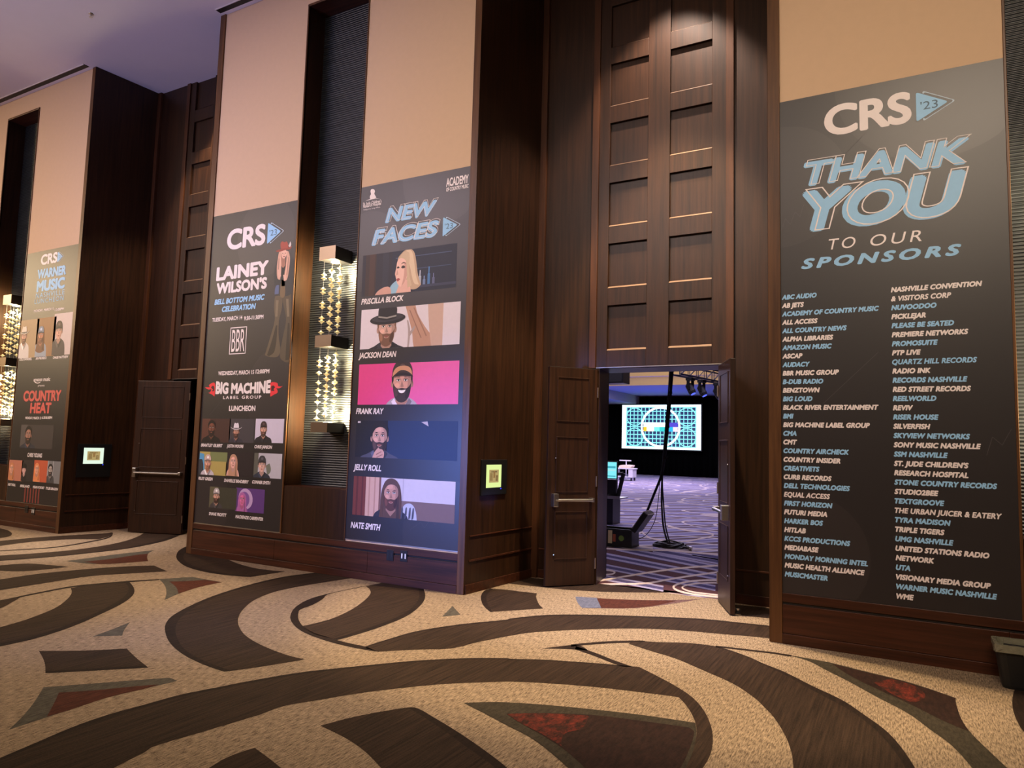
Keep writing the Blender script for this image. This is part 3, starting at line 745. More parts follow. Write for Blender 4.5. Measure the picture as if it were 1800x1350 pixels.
# ---------------------------------------------------------- printed portraits
def clip(poly, w, h):
    def cut(pts, inside, inter):
        o = []
        for i in range(len(pts)):
            a = pts[i-1]; b = pts[i]
            if inside(b):
                if not inside(a): o.append(inter(a, b))
                o.append(b)
            elif inside(a): o.append(inter(a, b))
        return o
    def ix(x): return lambda a, b: (x, a[1]+(b[1]-a[1])*(x-a[0])/(b[0]-a[0]))
    def iy(y): return lambda a, b: (a[0]+(b[0]-a[0])*(y-a[1])/(b[1]-a[1]), y)
    p = cut(poly, lambda q: q[0] >= 0, ix(0))
    if p: p = cut(p, lambda q: q[0] <= w, ix(w))
    if p: p = cut(p, lambda q: q[1] >= 0, iy(0))
    if p: p = cut(p, lambda q: q[1] <= h, iy(h))
    o = []
    for q in p:
        if not o or abs(q[0]-o[-1][0])+abs(q[1]-o[-1][1]) > 1e-6: o.append(q)
    return o

def ell(cu, cv, ru, rv, rot=0.0, n=22, a0=0, a1=360):
    o = []
    for k in range(n+(0 if a1-a0 == 360 else 1)):
        a = math.radians(a0+(a1-a0)*k/n); x = ru*math.cos(a); y = rv*math.sin(a)
        o.append((cu+x*math.cos(rot)-y*math.sin(rot), cv+x*math.sin(rot)+y*math.cos(rot)))
    return o
def rect(u0, v0, u1, v1): return [(u0, v0), (u1, v0), (u1, v1), (u0, v1)]

def dk(c, k): return tuple(max(0, min(255, int(v*k))) for v in c)
def person(cu, cv, s, skin, hair, shirt, hat=None, hatc=(30, 30, 30), beard=None, long=False, tilt=0.0, bust=1.0, closed=False, smile=False, shade=1.0):
    """flat printed head and shoulders, face half-height s, centred (cu, cv)"""
    L = []
    def T(pts):
        c, q = math.cos(tilt), math.sin(tilt)
        return [(cu+(x*c-y*q)*s, cv+(x*q+y*c)*s) for x, y in pts]
    def add(col, pts): L.append((dk(col, shade), T(pts)))
    # shoulders
    add(shirt, smooth2([(-0.45, 0.95), (-1.1, 1.25), (-2.0*bust, 1.65), (-2.3*bust, 2.6), (-2.4*bust, 4.6), (2.4*bust, 4.6), (2.3*bust, 2.6), (2.0*bust, 1.65), (1.1, 1.25), (0.45, 0.95)]))
    add(dk(shirt, 1.35), [(-0.62, 1.02), (-0.05, 1.95), (-0.20, 2.3), (-0.85, 1.25)]); add(dk(shirt, 0.7), [(0.62, 1.02), (0.05, 1.95), (0.20, 2.3), (0.85, 1.25)])
    if long:
        add(hair, smooth2([(-0.75, -0.9), (0, -1.32), (0.75, -0.9), (1.05, 0.0), (1.1, 1.2), (1.3, 2.4), (0.5, 2.7), (-0.5, 2.7), (-1.3, 2.4), (-1.1, 1.2), (-1.05, 0.0)]))
        add(dk(hair, 0.72), smooth2([(0.5, -0.7), (0.8, 0.2), (0.85, 1.2), (1.0, 2.3), (0.55, 2.3), (0.6, 1.0)]))
    add(dk(skin, 0.82), [(-0.42, 0.5), (0.42, 0.5), (0.5, 1.25), (0.0, 1.75), (-0.5, 1.25)])
    if not long:
        add(dk(skin, 0.85), ell(-0.80, 0.08, 0.13, 0.24)); add(dk(skin, 0.80), ell(0.80, 0.08, 0.13, 0.24))
        if hair: add(hair, smooth2([(-0.82, 0.1), (-0.86, -0.6), (-0.45, -1.18), (0.2, -1.25), (0.75, -0.9), (0.86, -0.3), (0.82, 0.15), (0.6, -0.3), (-0.55, -0.3)]))
    face = smooth2([(-0.72, -0.25), (-0.62, -0.8), (0.0, -1.05), (0.62, -0.8), (0.72, -0.25), (0.68, 0.35), (0.42, 0.85), (0.0, 1.05), (-0.42, 0.85), (-0.68, 0.35)])
    add(skin, face)
    add(dk(skin, 0.84), smooth2([(0.28, -0.85), (0.62, -0.75), (0.72, -0.25), (0.68, 0.35), (0.42, 0.85), (0.2, 0.98), (0.42, 0.4), (0.46, -0.2)]))
    add(dk(skin, 1.10), smooth2([(-0.46, -0.72), (-0.1, -0.86), (0.14, -0.74), (0.1, -0.5), (-0.4, -0.46)])); add(dk(skin, 1.10), ell(-0.40, 0.16, 0.20, 0.15))
    add(dk(skin, 0.90), ell(-0.31, -0.20, 0.24, 0.13)); add(dk(skin, 0.76), ell(0.31, -0.20, 0.24, 0.13))
    if beard:
        add(beard, smooth2([(-0.74, 0.0), (-0.60, 0.22), (-0.36, 0.38), (0.0, 0.34), (0.36, 0.38), (0.60, 0.22), (0.74, 0.0), (0.70, 0.6), (0.48, 1.1), (0.0, 1.32), (-0.48, 1.1), (-0.70, 0.6)]))
        add(dk(beard, 1.35), smooth2([(-0.62, 0.30), (-0.40, 0.44), (-0.34, 0.80), (-0.50, 0.95), (-0.64, 0.62)])); add(dk(beard, 0.7), smooth2([(0.62, 0.25), (0.40, 0.44), (0.30, 0.95), (0.46, 1.05), (0.66, 0.6)]))
        add(dk(skin, 0.9), ell(0, 0.60, 0.22, 0.10))
    # nose, mouth, eyes, brows
    add(dk(skin, 0.78), [(-0.02, -0.18), (0.10, 0.12), (0.16, 0.26), (0.0, 0.30), (-0.12, 0.26)])
    if smile:
        add((245, 240, 236), smooth2([(-0.32, 0.46), (0.0, 0.50), (0.32, 0.46), (0.16, 0.66), (-0.16, 0.66)])); 
    else:
        add((150, 84, 78) if not beard else (140, 84, 76), smooth2([(-0.24, 0.55), (0.0, 0.50), (0.24, 0.55), (0.0, 0.66)]))
    for sx in (-1, 1):
        if not closed:
            add((232, 226, 222), ell(sx*0.31, -0.18, 0.15, 0.075)); add((44, 36, 34), ell(sx*0.30, -0.18, 0.07, 0.07))
        add((52, 40, 34), [(sx*0.14, -0.24-0.02), (sx*0.47, -0.25), (sx*0.47, -0.21), (sx*0.14, -0.22)])
        add(dk(hair or (60, 46, 36), 0.7), [(sx*0.12, -0.37), (sx*0.34, -0.44), (sx*0.54, -0.36), (sx*0.34, -0.36)])
    if hair and not hat:
        add(hair, smooth2([(-0.76, -0.2), (-0.82, -0.75), (-0.4, -1.25), (0.3, -1.28), (0.8, -0.8), (0.76, -0.2), (0.56, -0.66), (0.1, -0.84), (-0.4, -0.72)]))
    if hat in ('cap', 'western', 'wide', 'beanie'):
        add(dk(skin, 0.66), smooth2([(-0.70, -0.52), (0.0, -0.62), (0.70, -0.52), (0.70, -0.30), (0.0, -0.42), (-0.70, -0.30)]))
    if hair and long:
        for u in (-0.95, -0.82, 0.80, 0.96): add(dk(hair, 1.22), [(u, 0.0), (u+0.05, 0.0), (u*1.18+0.03, 2.2), (u*1.18, 2.2)])
    if hat == 'cap':
        add(hatc, smooth2([(-0.80, -0.42), (-0.80, -0.95), (-0.45, -1.45), (0.0, -1.55), (0.45, -1.45), (0.80, -0.95), (0.80, -0.42), (0, -0.60)]))
        add(dk(hatc, 0.6), smooth2([(-0.92, -0.40), (-0.5, -0.62), (0.0, -0.68), (0.5, -0.62), (0.92, -0.40), (0.4, -0.44), (0.0, -0.47), (-0.4, -0.44)]))
        add(dk(hatc, 1.6), ell(0.0, -1.05, 0.26, 0.22))
    elif hat == 'western':
        add(dk(hatc, 0.8), smooth2([(-1.7, -1.05), (-1.35, -0.72), (-0.7, -0.50), (0.0, -0.44), (0.7, -0.50), (1.35, -0.72), (1.7, -1.05), (1.1, -0.80), (0.0, -0.72), (-1.1, -0.80)]))
        add(hatc, smooth2([(-0.78, -0.62), (-0.72, -1.3), (-0.5, -1.85), (-0.15, -1.78), (0.0, -1.7), (0.15, -1.78), (0.5, -1.85), (0.72, -1.3), (0.78, -0.62), (0.0, -0.50)]))
        add(dk(hatc, 0.5), [(-0.78, -0.86), (0.78, -0.86), (0.79, -0.68), (0.0, -0.56), (-0.79, -0.68)])
    elif hat == 'wide':
        add(hatc, ell(0.05, -0.72, 1.65, 0.40, -0.04)); add(dk(hatc, 1.7), ell(0.05, -0.80, 1.45, 0.28, -0.04))
        add(hatc, smooth2([(-0.80, -0.75), (-0.80, -1.5), (-0.6, -1.72), (0.1, -1.66), (0.7, -1.72), (0.88, -1.5), (0.86, -0.75), (0.0, -0.62)]))
        add((150, 146, 140), [(-0.8, -0.98), (0.0, -0.86), (0.87, -0.98), (0.87, -0.86), (0.0, -0.74), (-0.8, -0.86)])
    elif hat == 'beanie':
        add(hatc, smooth2([(-0.82, -0.30), (-0.85, -0.9), (-0.4, -1.42), (0.3, -1.45), (0.85, -0.9), (0.82, -0.30), (0.0, -0.44)]))
    return L

def smooth2(pts): return [(q.x, q.y) for q in smooth(pts, 4, 75)]

def portrait(r, tl, br, layers, cap=None, name='portrait'):
    A = onY(*tl); B = onY(*br); w = (B.x-A.x); h = (A.z-B.z); k = h   # unit = picture height
    m = MB(); y = -0.0058
    asp = w/h
    for i, (col, pts) in enumerate(layers):
        p = clip(pts, asp, 1.0)
        if len(p) < 3: continue
        m.tess([(A.x+u*k, y-0.00012*i, A.z-v*k) for u, v in p], ink(col))
    o = m.build(name, r)
    if cap:
        txt, pl, pr, ch, sh = cap
        c = MB(); pxline(c, txt, pl, pr, ch, WHITE, shear=sh, bold=0.035); c.build('caption', o)
    return o, asp
def bgrect(col): return (col, rect(-9, -9, 99, 99))

# ---------------------------------------------------------- banner: sponsors list (right pilaster)
bx0, bx1 = -0.953, 0.707
R = banner('sponsor_banner', bx0, bx1, ZB-0.02, ZT, 'tall dark banner thanking sponsors, with two long columns of small names')
tone_shapes(R, bx0, bx1, ZB-0.02, ZT, [(0.25, 4.75, 0.75), (-0.80, 0.75, 0.52), (-0.95, 3.95, 0.55)],
            [[(-0.62, 2.02), (-0.20, 2.44)], [(-0.55, 4.05), (-0.28, 4.30)], [(-0.95, 3.55), (-0.91, 3.66), (-0.87, 3.60), (-0.83, 3.71), (-0.79, 3.66), (-0.76, 3.76)], [(0.52, 1.62), (0.56, 1.76), (0.62, 1.70), (0.68, 1.82)], [(-0.12, 0.95), (0.12, 1.13)]])
m = MB()
a = onY(1449, 238.8); b = onY(1602.6, 205); zt = onY(1505, 178.5).z; zb = onY(1505, 232).z
lettering(m, 'CRS', a.x, zb, b.x, zt-zb, WHITE, -0.0065, bold=0.035, spacing=0.97)
m.build('event_lettering', R)
play_logo(R, (1608.5, 163), (1612, 215), (1667, 177), (1681, 176))
def headline(r, name, body, pl, pr, ptop, dx, dz, shear, bold, spacing=1.0):
    a = onY(*pl); b = onY(*pr); zt = onY(*ptop).z
    m = MB(); cap = zt-a.z
    lettering(m, body, a.x, a.z, b.x, cap, SKY, -0.0062, bold=bold, shear=shear, spacing=spacing)
    o = m.build(name, r)
    m = MB()
    lettering(m, body, a.x+dx, a.z+dz, b.x+dx, cap, WHITE, -0.0078, bold=bold, shear=shear, spacing=spacing, outline=0.010)
    m.build('white_outline', o)
headline(R, 'thank_lettering', 'THANK', (1413, 329.5), (1704, 250), (1411, 287), 0.018, 0.016, 0.22, 0.045)
headline(R, 'you_lettering', 'YOU', (1411, 410), (1698, 300), (1407, 338), 0.022, 0.014, 0.22, 0.055)
for wd, pl, pr in (('TO', (1457, 439.5), (1504, 430)), ('OUR', (1530, 433), (1620, 420))):
    m = MB(); pxline(m, wd, pl, pr, 0.092, WHITE, shear=0.2, bold=0.0, spacing=1.3); m.build('linking_word', R)
m = MB(); pxline(m, 'SPONSORS', (1408.5, 474), (1690, 440), 0.092, SKY, shear=0.25, bold=0.045, spacing=1.35); m.build('sponsors_lettering', R)
LEFT = ['ABC AUDIO', 'AB JETS', 'ACADEMY OF COUNTRY MUSIC', 'ALL ACCESS', 'ALL COUNTRY NEWS', 'ALPHA LIBRARIES', 'AMAZON MUSIC', 'ASCAP', 'AUDACY', 'BBR MUSIC GROUP', 'B-DUB RADIO', 'BENZTOWN', 'BIG LOUD', 'BLACK RIVER ENTERTAINMENT', 'BMI', 'BIG MACHINE LABEL GROUP', 'CMA', 'CMT', 'COUNTRY AIRCHECK', 'COUNTRY INSIDER', 'CREATIVETS', 'CURB RECORDS', 'DELL TECHNOLOGIES', 'EQUAL ACCESS', 'FIRST HORIZON', 'FUTURI MEDIA', 'HARKER BOS', 'HITLAB', 'KCCS PRODUCTIONS', 'MEDIABASE', 'MONDAY MORNING INTEL', 'MUSIC HEALTH ALLIANCE', 'MUSICMASTER']
RIGHT = [('NASHVILLE CONVENTION', 1), ('& VISITORS CORP', 1), ('NUVOODOO', 0), ('PICKLEJAR', 1), ('PLEASE BE SEATED', 0), ('PREMIERE NETWORKS', 1), ('PROMOSUITE', 0), ('PTP LIVE', 1), ('QUARTZ HILL RECORDS', 0), ('RADIO INK', 1), ('RECORDS NASHVILLE', 0), ('RED STREET RECORDS', 1), ('REELWORLD', 0), ('REVIV', 1), ('RISER HOUSE', 0), ('SILVERFISH', 1), ('SKYVIEW NETWORKS', 0), ('SONY MUSIC NASHVILLE', 1), ('SSM NASHVILLE', 0), ("ST. JUDE CHILDREN'S", 1), ('RESEARCH HOSPITAL', 1), ('STONE COUNTRY RECORDS', 0), ('STUDIO2BEE', 1), ('TEXTGROOVE', 0), ('THE URBAN JUICER & EATERY', 1), ('TYRA MADISON', 0), ('TRIPLE TIGERS', 1), ('UMG NASHVILLE', 0), ('UNITED STATIONS RADIO', 1), ('NETWORK', 1), ('UTA', 0), ('VISIONARY MEDIA GROUP', 1), ('WARNER MUSIC NASHVILLE', 0), ('WME', 1)]
def name_list(r, rows, p0, p1, wref, name):
    """rows = (text, white?); wref = (text, width) sets the letter width"""
    a = onY(*p0); b = onY(*p1); n = len(rows)
    def wid(s):
        vs = text_mesh(s, 0.045, 0.22, 1.05)[0]; return max(v.x for v in vs)-min(v.x for v in vs)
    k = wref[1]/wid(wref[0])
    for i, (s, wh) in enumerate(rows):
        m = MB()
        z = a.z+(b.z-a.z)*i/(n-1); x = a.x+(b.x-a.x)*i/(n-1)
        lettering(m, s, x, z, x+wid(s)*k, 0.043, WHITE if wh else SKY, -0.0062, bold=0.045 if '&' in s or 'Q' in s else 0.06, shear=0.22, spacing=1.05)
        m.build('sponsor_name', r)
name_list(R, [(s, i % 2) for i, s in enumerate(LEFT)], (1374.5, 527.5), (1379.5, 1013), ('BLACK RIVER ENTERTAINMENT', onY(1544, 716).x-onY(1376, 716).x), 'left_name_list')
name_list(R, RIGHT, (1566, 514.5), (1575.5, 1052), ('THE URBAN JUICER & EATERY', onY(1760, 905).x-onY(1572, 905).x), 'right_name_list')

# ---------------------------------------------------------- banner: new faces (middle pilaster, right field)
nx0, nx1 = -5.845, -4.238
R = banner('new_faces_banner', nx0, nx1, ZB+0.015, ZT-0.015, 'dark banner with five wide portraits stacked one above another')
tone_shapes(R, nx0, nx1, ZB+0.015, ZT-0.015, [(-4.6, 4.7, 0.6), (-5.7, 3.9, 0.5), (-4.4, 0.6, 0.6)], [[(-4.9, 0.62), (-4.75, 0.72), (-4.7, 0.66), (-4.6, 0.78), (-4.56, 0.7), (-4.46, 0.84)]])
headline(R, 'new_lettering', 'NEW', (677.5, 393), (769, 360), (681, 366.5), 0.020, 0.018, 0.22, 0.05)
headline(R, 'faces_lettering', 'FACES', (653.5, 433), (772, 400), (658, 405), 0.020, 0.018, 0.22, 0.05)
play_logo(R, (779, 382), (779, 416.5), (805, 395), (811, 394.5))
m = MB()
pxline(m, 'ACADEMY', (784.8, 329), (824, 320), 0.10, WHITE, bold=0.03)
pxline(m, 'OF COUNTRY MUSIC', (784.8, 337.5), (824, 330), 0.046, WHITE, bold=0.03)
m.build('academy_logo', R)
m = MB()
def pxpoly(mb, pts, col, y=-0.0064, sm=True):
    P = [onY(*q) for q in pts]; P = [(q.x, q.z) for q in P]
    if sm: P = smooth2(P)
    mb.tess([(a, y, b) for a, b in P], ink(col))
def crop(ox, oy, s): return lambda *pts: [(ox+x/s, oy+y/s) for x, y in pts]
K = crop(600, 290, 3.857)
pxpoly(m, K((200, 180), (205, 167), (216, 164), (227, 170), (230, 182), (226, 195), (236, 215), (240, 222), (200, 232), (196, 215), (203, 198)), WHITE)
pxpoly(m, K((165, 245), (190, 235), (215, 230), (240, 228), (270, 234), (240, 231), (215, 233), (190, 239)), WHITE)
pxline(m, "St. Jude Children's", K((150, 277))[0], K((275, 250))[0], 0.038, WHITE, bold=0.02)
pxline(m, 'Research Hospital', K((151, 293))[0], K((272, 262))[0], 0.038, WHITE, bold=0.02)
pxline(m, 'Finding cures. Saving children.', K((153, 310))[0], K((266, 285))[0], 0.018, WHITE, bold=0.0)
m.build('hospital_logo', R)

# 1: long haired woman in front of a dark bar
def pic(tl, br):
    A = onY(*tl); B = onY(*br); return (B.x-A.x)/(A.z-B.z)
tl, br = (639, 450), (801.5, 505)
asp = pic(tl, br); s = asp/2.35
ly = [bgrect((40, 40, 52)), ((58, 44, 42), rect(0.1, 0, 0.42, 1)), ((72, 50, 44), rect(0.22, 0, 0.38, 1)), ((44, 46, 60), rect(0.62, 0, 0.80, 1)), ((34, 40, 58), rect(0.9, 0, asp, 1)),
      ((70, 84, 116), rect(1.0, 0.16, asp*0.95, 0.18)), ((60, 74, 104), rect(1.4, 0.46, asp*0.95, 0.48)), ((56, 60, 84), rect(1.5, 0.86, asp, 0.92))]
for u, c, h in ((1.62, (92, 122, 158), 0.22), (1.72, (170, 176, 190), 0.34), (1.84, (110, 130, 170), 0.2), (1.97, (70, 120, 176), 0.40), (2.10, (90, 96, 130), 0.24)):
    ly.append((c, rect(u-0.035, 0.86-h*0.6, u+0.035, 0.86))); ly.append((dk(c, 1.2), rect(u-0.012, 0.86-h, u+0.012, 0.86-h*0.55)))
ly += [((150, 190, 214), smooth2([(0.82, 0.95), (0.9, 0.80), (1.05, 0.70), (1.2, 0.9), (1.25, 1.1), (0.8, 1.1)])), ((208, 160, 146), smooth2([(0.42, 1.0), (0.55, 0.88), (0.80, 0.82), (0.9, 0.92), (0.85, 1.1), (0.42, 1.1)])),
       ((196, 166, 138), smooth2([(1.06, 0.22), (1.18, 0.06), (1.36, -0.02), (1.52, 0.06), (1.60, 0.3), (1.66, 0.6), (1.76, 0.86), (1.6, 0.95), (1.4, 0.9), (1.2, 0.5)])),
       ((222, 198, 168), smooth2([(1.30, 0.0), (1.46, 0.05), (1.54, 0.3), (1.60, 0.6), (1.70, 0.85), (1.56, 0.8), (1.44, 0.45)])),
       ((226, 178, 164), [(1.14, 0.78), (1.36, 0.70), (1.46, 0.9), (1.5, 1.1), (1.0, 1.1)]),
       ((236, 192, 178), smooth2([(1.03, 0.40), (1.06, 0.24), (1.2, 0.14), (1.36, 0.24), (1.38, 0.5), (1.30, 0.76), (1.16, 0.86), (1.07, 0.76), (1.02, 0.60), (1.0, 0.54)])),
       ((206, 158, 144), smooth2([(1.26, 0.3), (1.36, 0.3), (1.37, 0.52), (1.29, 0.76), (1.2, 0.84), (1.26, 0.6)])),
       ((54, 40, 40), smooth2([(1.04, 0.40), (1.08, 0.36), (1.13, 0.40), (1.08, 0.42)])), ((54, 40, 40), smooth2([(1.17, 0.40), (1.23, 0.36), (1.30, 0.41), (1.22, 0.43)])), ((100, 74, 62), smooth2([(1.16, 0.33), (1.24, 0.28), (1.32, 0.33), (1.24, 0.31)])),
       ((168, 82, 84), smooth2([(1.04, 0.68), (1.10, 0.65), (1.16, 0.68), (1.09, 0.73)])), ((206, 160, 146), [(1.06, 0.44), (1.10, 0.56), (1.03, 0.58)]),
       ((206, 180, 150), smooth2([(1.10, 0.2), (1.26, 0.04), (1.40, 0.1), (1.40, 0.5), (1.50, 0.85), (1.38, 0.9), (1.34, 0.5), (1.3, 0.26), (1.18, 0.18)]))]
portrait(R, tl, br, ly, ('PRISCILLA BLOCK', (635.5, 536), (710, 520), 0.070, 0.2))
# 2: bearded man in a wide black hat beside a tree
tl, br = (636.3, 545.4), (808, 605)
asp = pic(tl, br)
ly = [bgrect((222, 212, 222)), ((188, 146, 126), smooth2([(1.35, -0.1), (1.62, -0.1), (1.75, 0.2), (2.0, 0.55), (2.3, 0.9), (2.3, 1.1), (1.75, 1.1), (1.6, 0.6)])), ((202, 170, 156), smooth2([(2.05, -0.1), (2.5, -0.1), (2.5, 1.1), (2.2, 1.1), (2.1, 0.5)])),
      ((150, 112, 98), [(1.5, 0.1), (1.53, 0.1), (1.9, 0.8), (1.87, 0.8)]), ((158, 118, 102), [(1.62, 0.05), (1.66, 0.05), (2.05, 0.75), (2.02, 0.77)]), ((172, 156, 156), smooth2([(1.44, 0.35), (1.48, 0.35), (1.55, 0.6), (1.53, 1.0), (1.48, 1.0), (1.49, 0.62)])), ((172, 156, 156), smooth2([(1.53, 0.66), (1.68, 0.5), (1.7, 0.53), (1.55, 0.74)]))]
ly += person(0.83, 0.52, 0.335, (212, 168, 154), (120, 84, 66), (40, 40, 48), 'wide', (34, 32, 36), (118, 84, 68))
portrait(R, tl, br, ly, ('JACKSON DEAN', (631, 630.5), (697.5, 620), 0.070, 0.2))
# 3: smiling man in a cap on pink
tl, br = (632.3, 641), (805.6, 710.5)
asp = pic(tl, br)
ly = [bgrect((226, 70, 146)), ((232, 96, 160), rect(1.2, -1, 9, 2))]
ly += person(1.36, 0.48, 0.36, (214, 158, 138), (30, 26, 26), (178, 166, 178), 'cap', (60, 48, 44), (58, 44, 42), smile=True, bust=0.7)
ly += [((206, 150, 112), smooth2([(1.06, 0.34), (1.14, 0.14), (1.36, 0.07), (1.58, 0.12), (1.66, 0.30), (1.5, 0.2), (1.3, 0.18), (1.16, 0.26)]))]
portrait(R, tl, br, ly, ('FRANK RAY', (626.3, 728), (675, 720), 0.070, 0.2))
# 4: pensive man in the dark, hand at his mouth
tl, br = (627.4, 739), (803.5, 810.5)
asp = pic(tl, br)
ly = [bgrect((20, 24, 36)), ((30, 48, 84), rect(1.1, -1, 9, 2)), ((206, 200, 210), rect(0.05, 0.02, 0.15, 0.07)), ((190, 180, 188), [(2.2, 0.03), (2.4, 0.01), (2.44, 0.14)])]
ly += person(0.84, 0.46, 0.34, (206, 160, 148), (26, 24, 28), (74, 76, 96), None, (0, 0, 0), (66, 50, 50))
ly += [((206, 160, 148), smooth2([(0.62, 1.0), (0.70, 0.84), (0.82, 0.72), (0.86, 0.76), (0.96, 0.78), (1.02, 0.88), (0.98, 1.05), (0.62, 1.05)])), ((150, 108, 100), [(0.74, 0.90), (0.92, 0.82), (0.93, 0.84), (0.75, 0.93)]), ((150, 108, 100), [(0.76, 0.98), (0.96, 0.90), (0.97, 0.92), (0.77, 1.0)])]
portrait(R, tl, br, ly, ('JELLY ROLL', (622, 826), (671, 820), 0.070, 0.2))
# 5: long haired bearded man in a leather jacket by a curtain
tl, br = (622.8, 836.5), (799, 921)
asp = pic(tl, br)
ly = [bgrect((204, 196, 204)), ((112, 54, 48), rect(-1, -1, 0.42, 2)), ((92, 42, 40), rect(0.1, -1, 0.16, 2)), ((92, 42, 40), rect(0.28, -1, 0.33, 2)), ((206, 168, 150), rect(0.42, -1, 0.86, 2)), ((184, 140, 122), rect(0.52, -1, 0.56, 2)), ((184, 140, 122), rect(0.70, -1, 0.74, 2)), ((120, 80, 70), rect(0.86, -1, 0.92, 2)), ((176, 168, 180), rect(1.62, -1, 1.64, 2)), ((120, 96, 92), rect(0.9, 0.55, 9, 2)),
      ((188, 190, 204), smooth2([(1.66, 0.68), (1.86, 0.6), (2.02, 0.72), (2.1, 1.1), (1.5, 1.1)]))]
ly += person(1.26, 0.42, 0.31, (196, 146, 128), (88, 62, 52), (44, 44, 56), None, (0, 0, 0), (84, 50, 42), long=True, bust=0.85)
for u in (1.62, 1.74, 1.86, 1.96): ly.append(((70, 72, 90), smooth2([(u, 0.72), (u+0.03, 0.70), (u+0.02, 0.95), (u-0.03, 1.0)])))
portrait(R, tl, br, ly, ('NATE SMITH', (617, 927.5), (669.5, 925), 0.072, 0.2))

# ---------------------------------------------------------- banner: show dates (middle pilaster, left field)
lx0, lx1 = -8.585, -6.925
R = banner('concert_banner', lx0, lx1, ZB-0.005, ZT-0.01, 'dark banner with a standing woman in flared trousers and eight small square portraits')
tone_shapes(R, lx0, lx1, ZB-0.005, ZT-0.01, [(-7.5, 4.3, 0.55), (-8.5, 0.7, 0.6), (-7.1, 2.2, 0.6)], [[(-8.4, 1.9), (-7.7, 2.5)], [(-8.3, 4.4), (-8.0, 4.55)]])
m = MB(); a = onY(399, 438.9); b = onY(467, 420); zt = onY(424, 401).z; zb = onY(424, 436.5).z
lettering(m, 'CRS', a.x, zb, b.x, zt-zb, WHITE, -0.0065, bold=0.035, spacing=0.97); m.build('event_lettering', R)
play_logo(R, (471, 392), (471, 429.5), (495, 404), (500.7, 403))
m = MB()
pxline(m, 'LAINEY', (380.5, 494.5), (472.5, 470), 0.195, WHITE, bold=0.05)
pxline(m, "WILSON'S", (380.8, 517.8), (469.8, 500), 0.158, WHITE, bold=0.05)
m.build('name_lettering', R)
m = MB()
pxline(m, 'BELL BOTTOM MUSIC', (377.5, 536.5), (465.5, 530), 0.078, SKY, bold=0.05, shear=0.2)
pxline(m, 'CELEBRATION', (390.5, 549), (450.5, 540), 0.078, SKY, bold=0.05, shear=0.2)
m.build('show_lettering', R)
m = MB(); pxline(m, 'TUESDAY, MARCH 14', (373.6, 566.3), (426.5, 562), 0.056, WHITE, bold=0.03); m.build('date_lettering', R)
m = MB(); pxline(m, '9:30-11:30PM', (429.5, 563.4), (463.6, 560), 0.056, WHITE, bold=0.03); m.build('time_lettering', R)
m = MB(); pxline(m, 'WEDNESDAY, MARCH 15', (384.2, 660), (447, 657), 0.056, WHITE, bold=0.03); m.build('date_lettering', R)
m = MB(); pxline(m, '12:00PM', (450, 657), (474, 655), 0.056, WHITE, bold=0.03); m.build('time_lettering', R)
m = MB(); pxline(m, 'LUNCHEON', (403, 722.5), (449.5, 720), 0.072, WHITE, bold=0.04); m.build('luncheon_lettering', R)
# framed initials
m = MB(); K = crop(330, 350, 4.5)
A = onY(*K((329, 1230))[0]); B = onY(*K((472, 1018))[0]); e = 0.012
zA, zB = A.z, onY(*K((336, 1018))[0]).z
for u0, u1, w0, w1 in ((A.x, B.x, zA, zA+e), (A.x, B.x, zB-e, zB), (A.x, A.x+e, zA, zB), (B.x-e, B.x, zA, zB)): m.face([(u0, -0.0064, w0), (u1, -0.0064, w0), (u1, -0.0064, w1), (u0, -0.0064, w1)], ink(WHITE))
lettering(m, 'BBR', A.x+0.04, zA+0.035, B.x-0.03, (zB-zA)-0.07, WHITE, -0.0064, bold=0.0)
m.build('initials_logo', R)
# winged flame lettering
K = crop(330, 630, 4.357)
m = MB(); RED = (226, 52, 62)
for pts in (((210, 190), (190, 188), (165, 205), (172, 222), (135, 222), (160, 238), (185, 235), (175, 258), (160, 265), (185, 275), (208, 292), (213, 240)),
            ((636, 188), (655, 182), (690, 190), (696, 212), (730, 212), (705, 228), (680, 228), (690, 245), (690, 262), (668, 275), (636, 294), (634, 240))): 
    pxpoly(m, K(*pts), RED)
    q2 = ((205, 215), (190, 212), (182, 225), (196, 238), (188, 252), (206, 250)) if pts[0][0] < 400 else ((642, 215), (660, 208), (672, 222), (660, 236), (668, 250), (642, 250))
    pxpoly(m, K(*q2), (60, 26, 30), -0.0068); m.build('flame_wing', R); m = MB()
m = MB(); pxline(m, 'BIG MACHINE', (379.3, 693.0), (475.8, 690), 0.145, WHITE, bold=0.055, arch=0.25)
pxline(m, 'LABEL GROUP', (392.8, 701.5), (460, 698), 0.042, WHITE, bold=0.03, spacing=1.4); m.build('label_lettering', R)
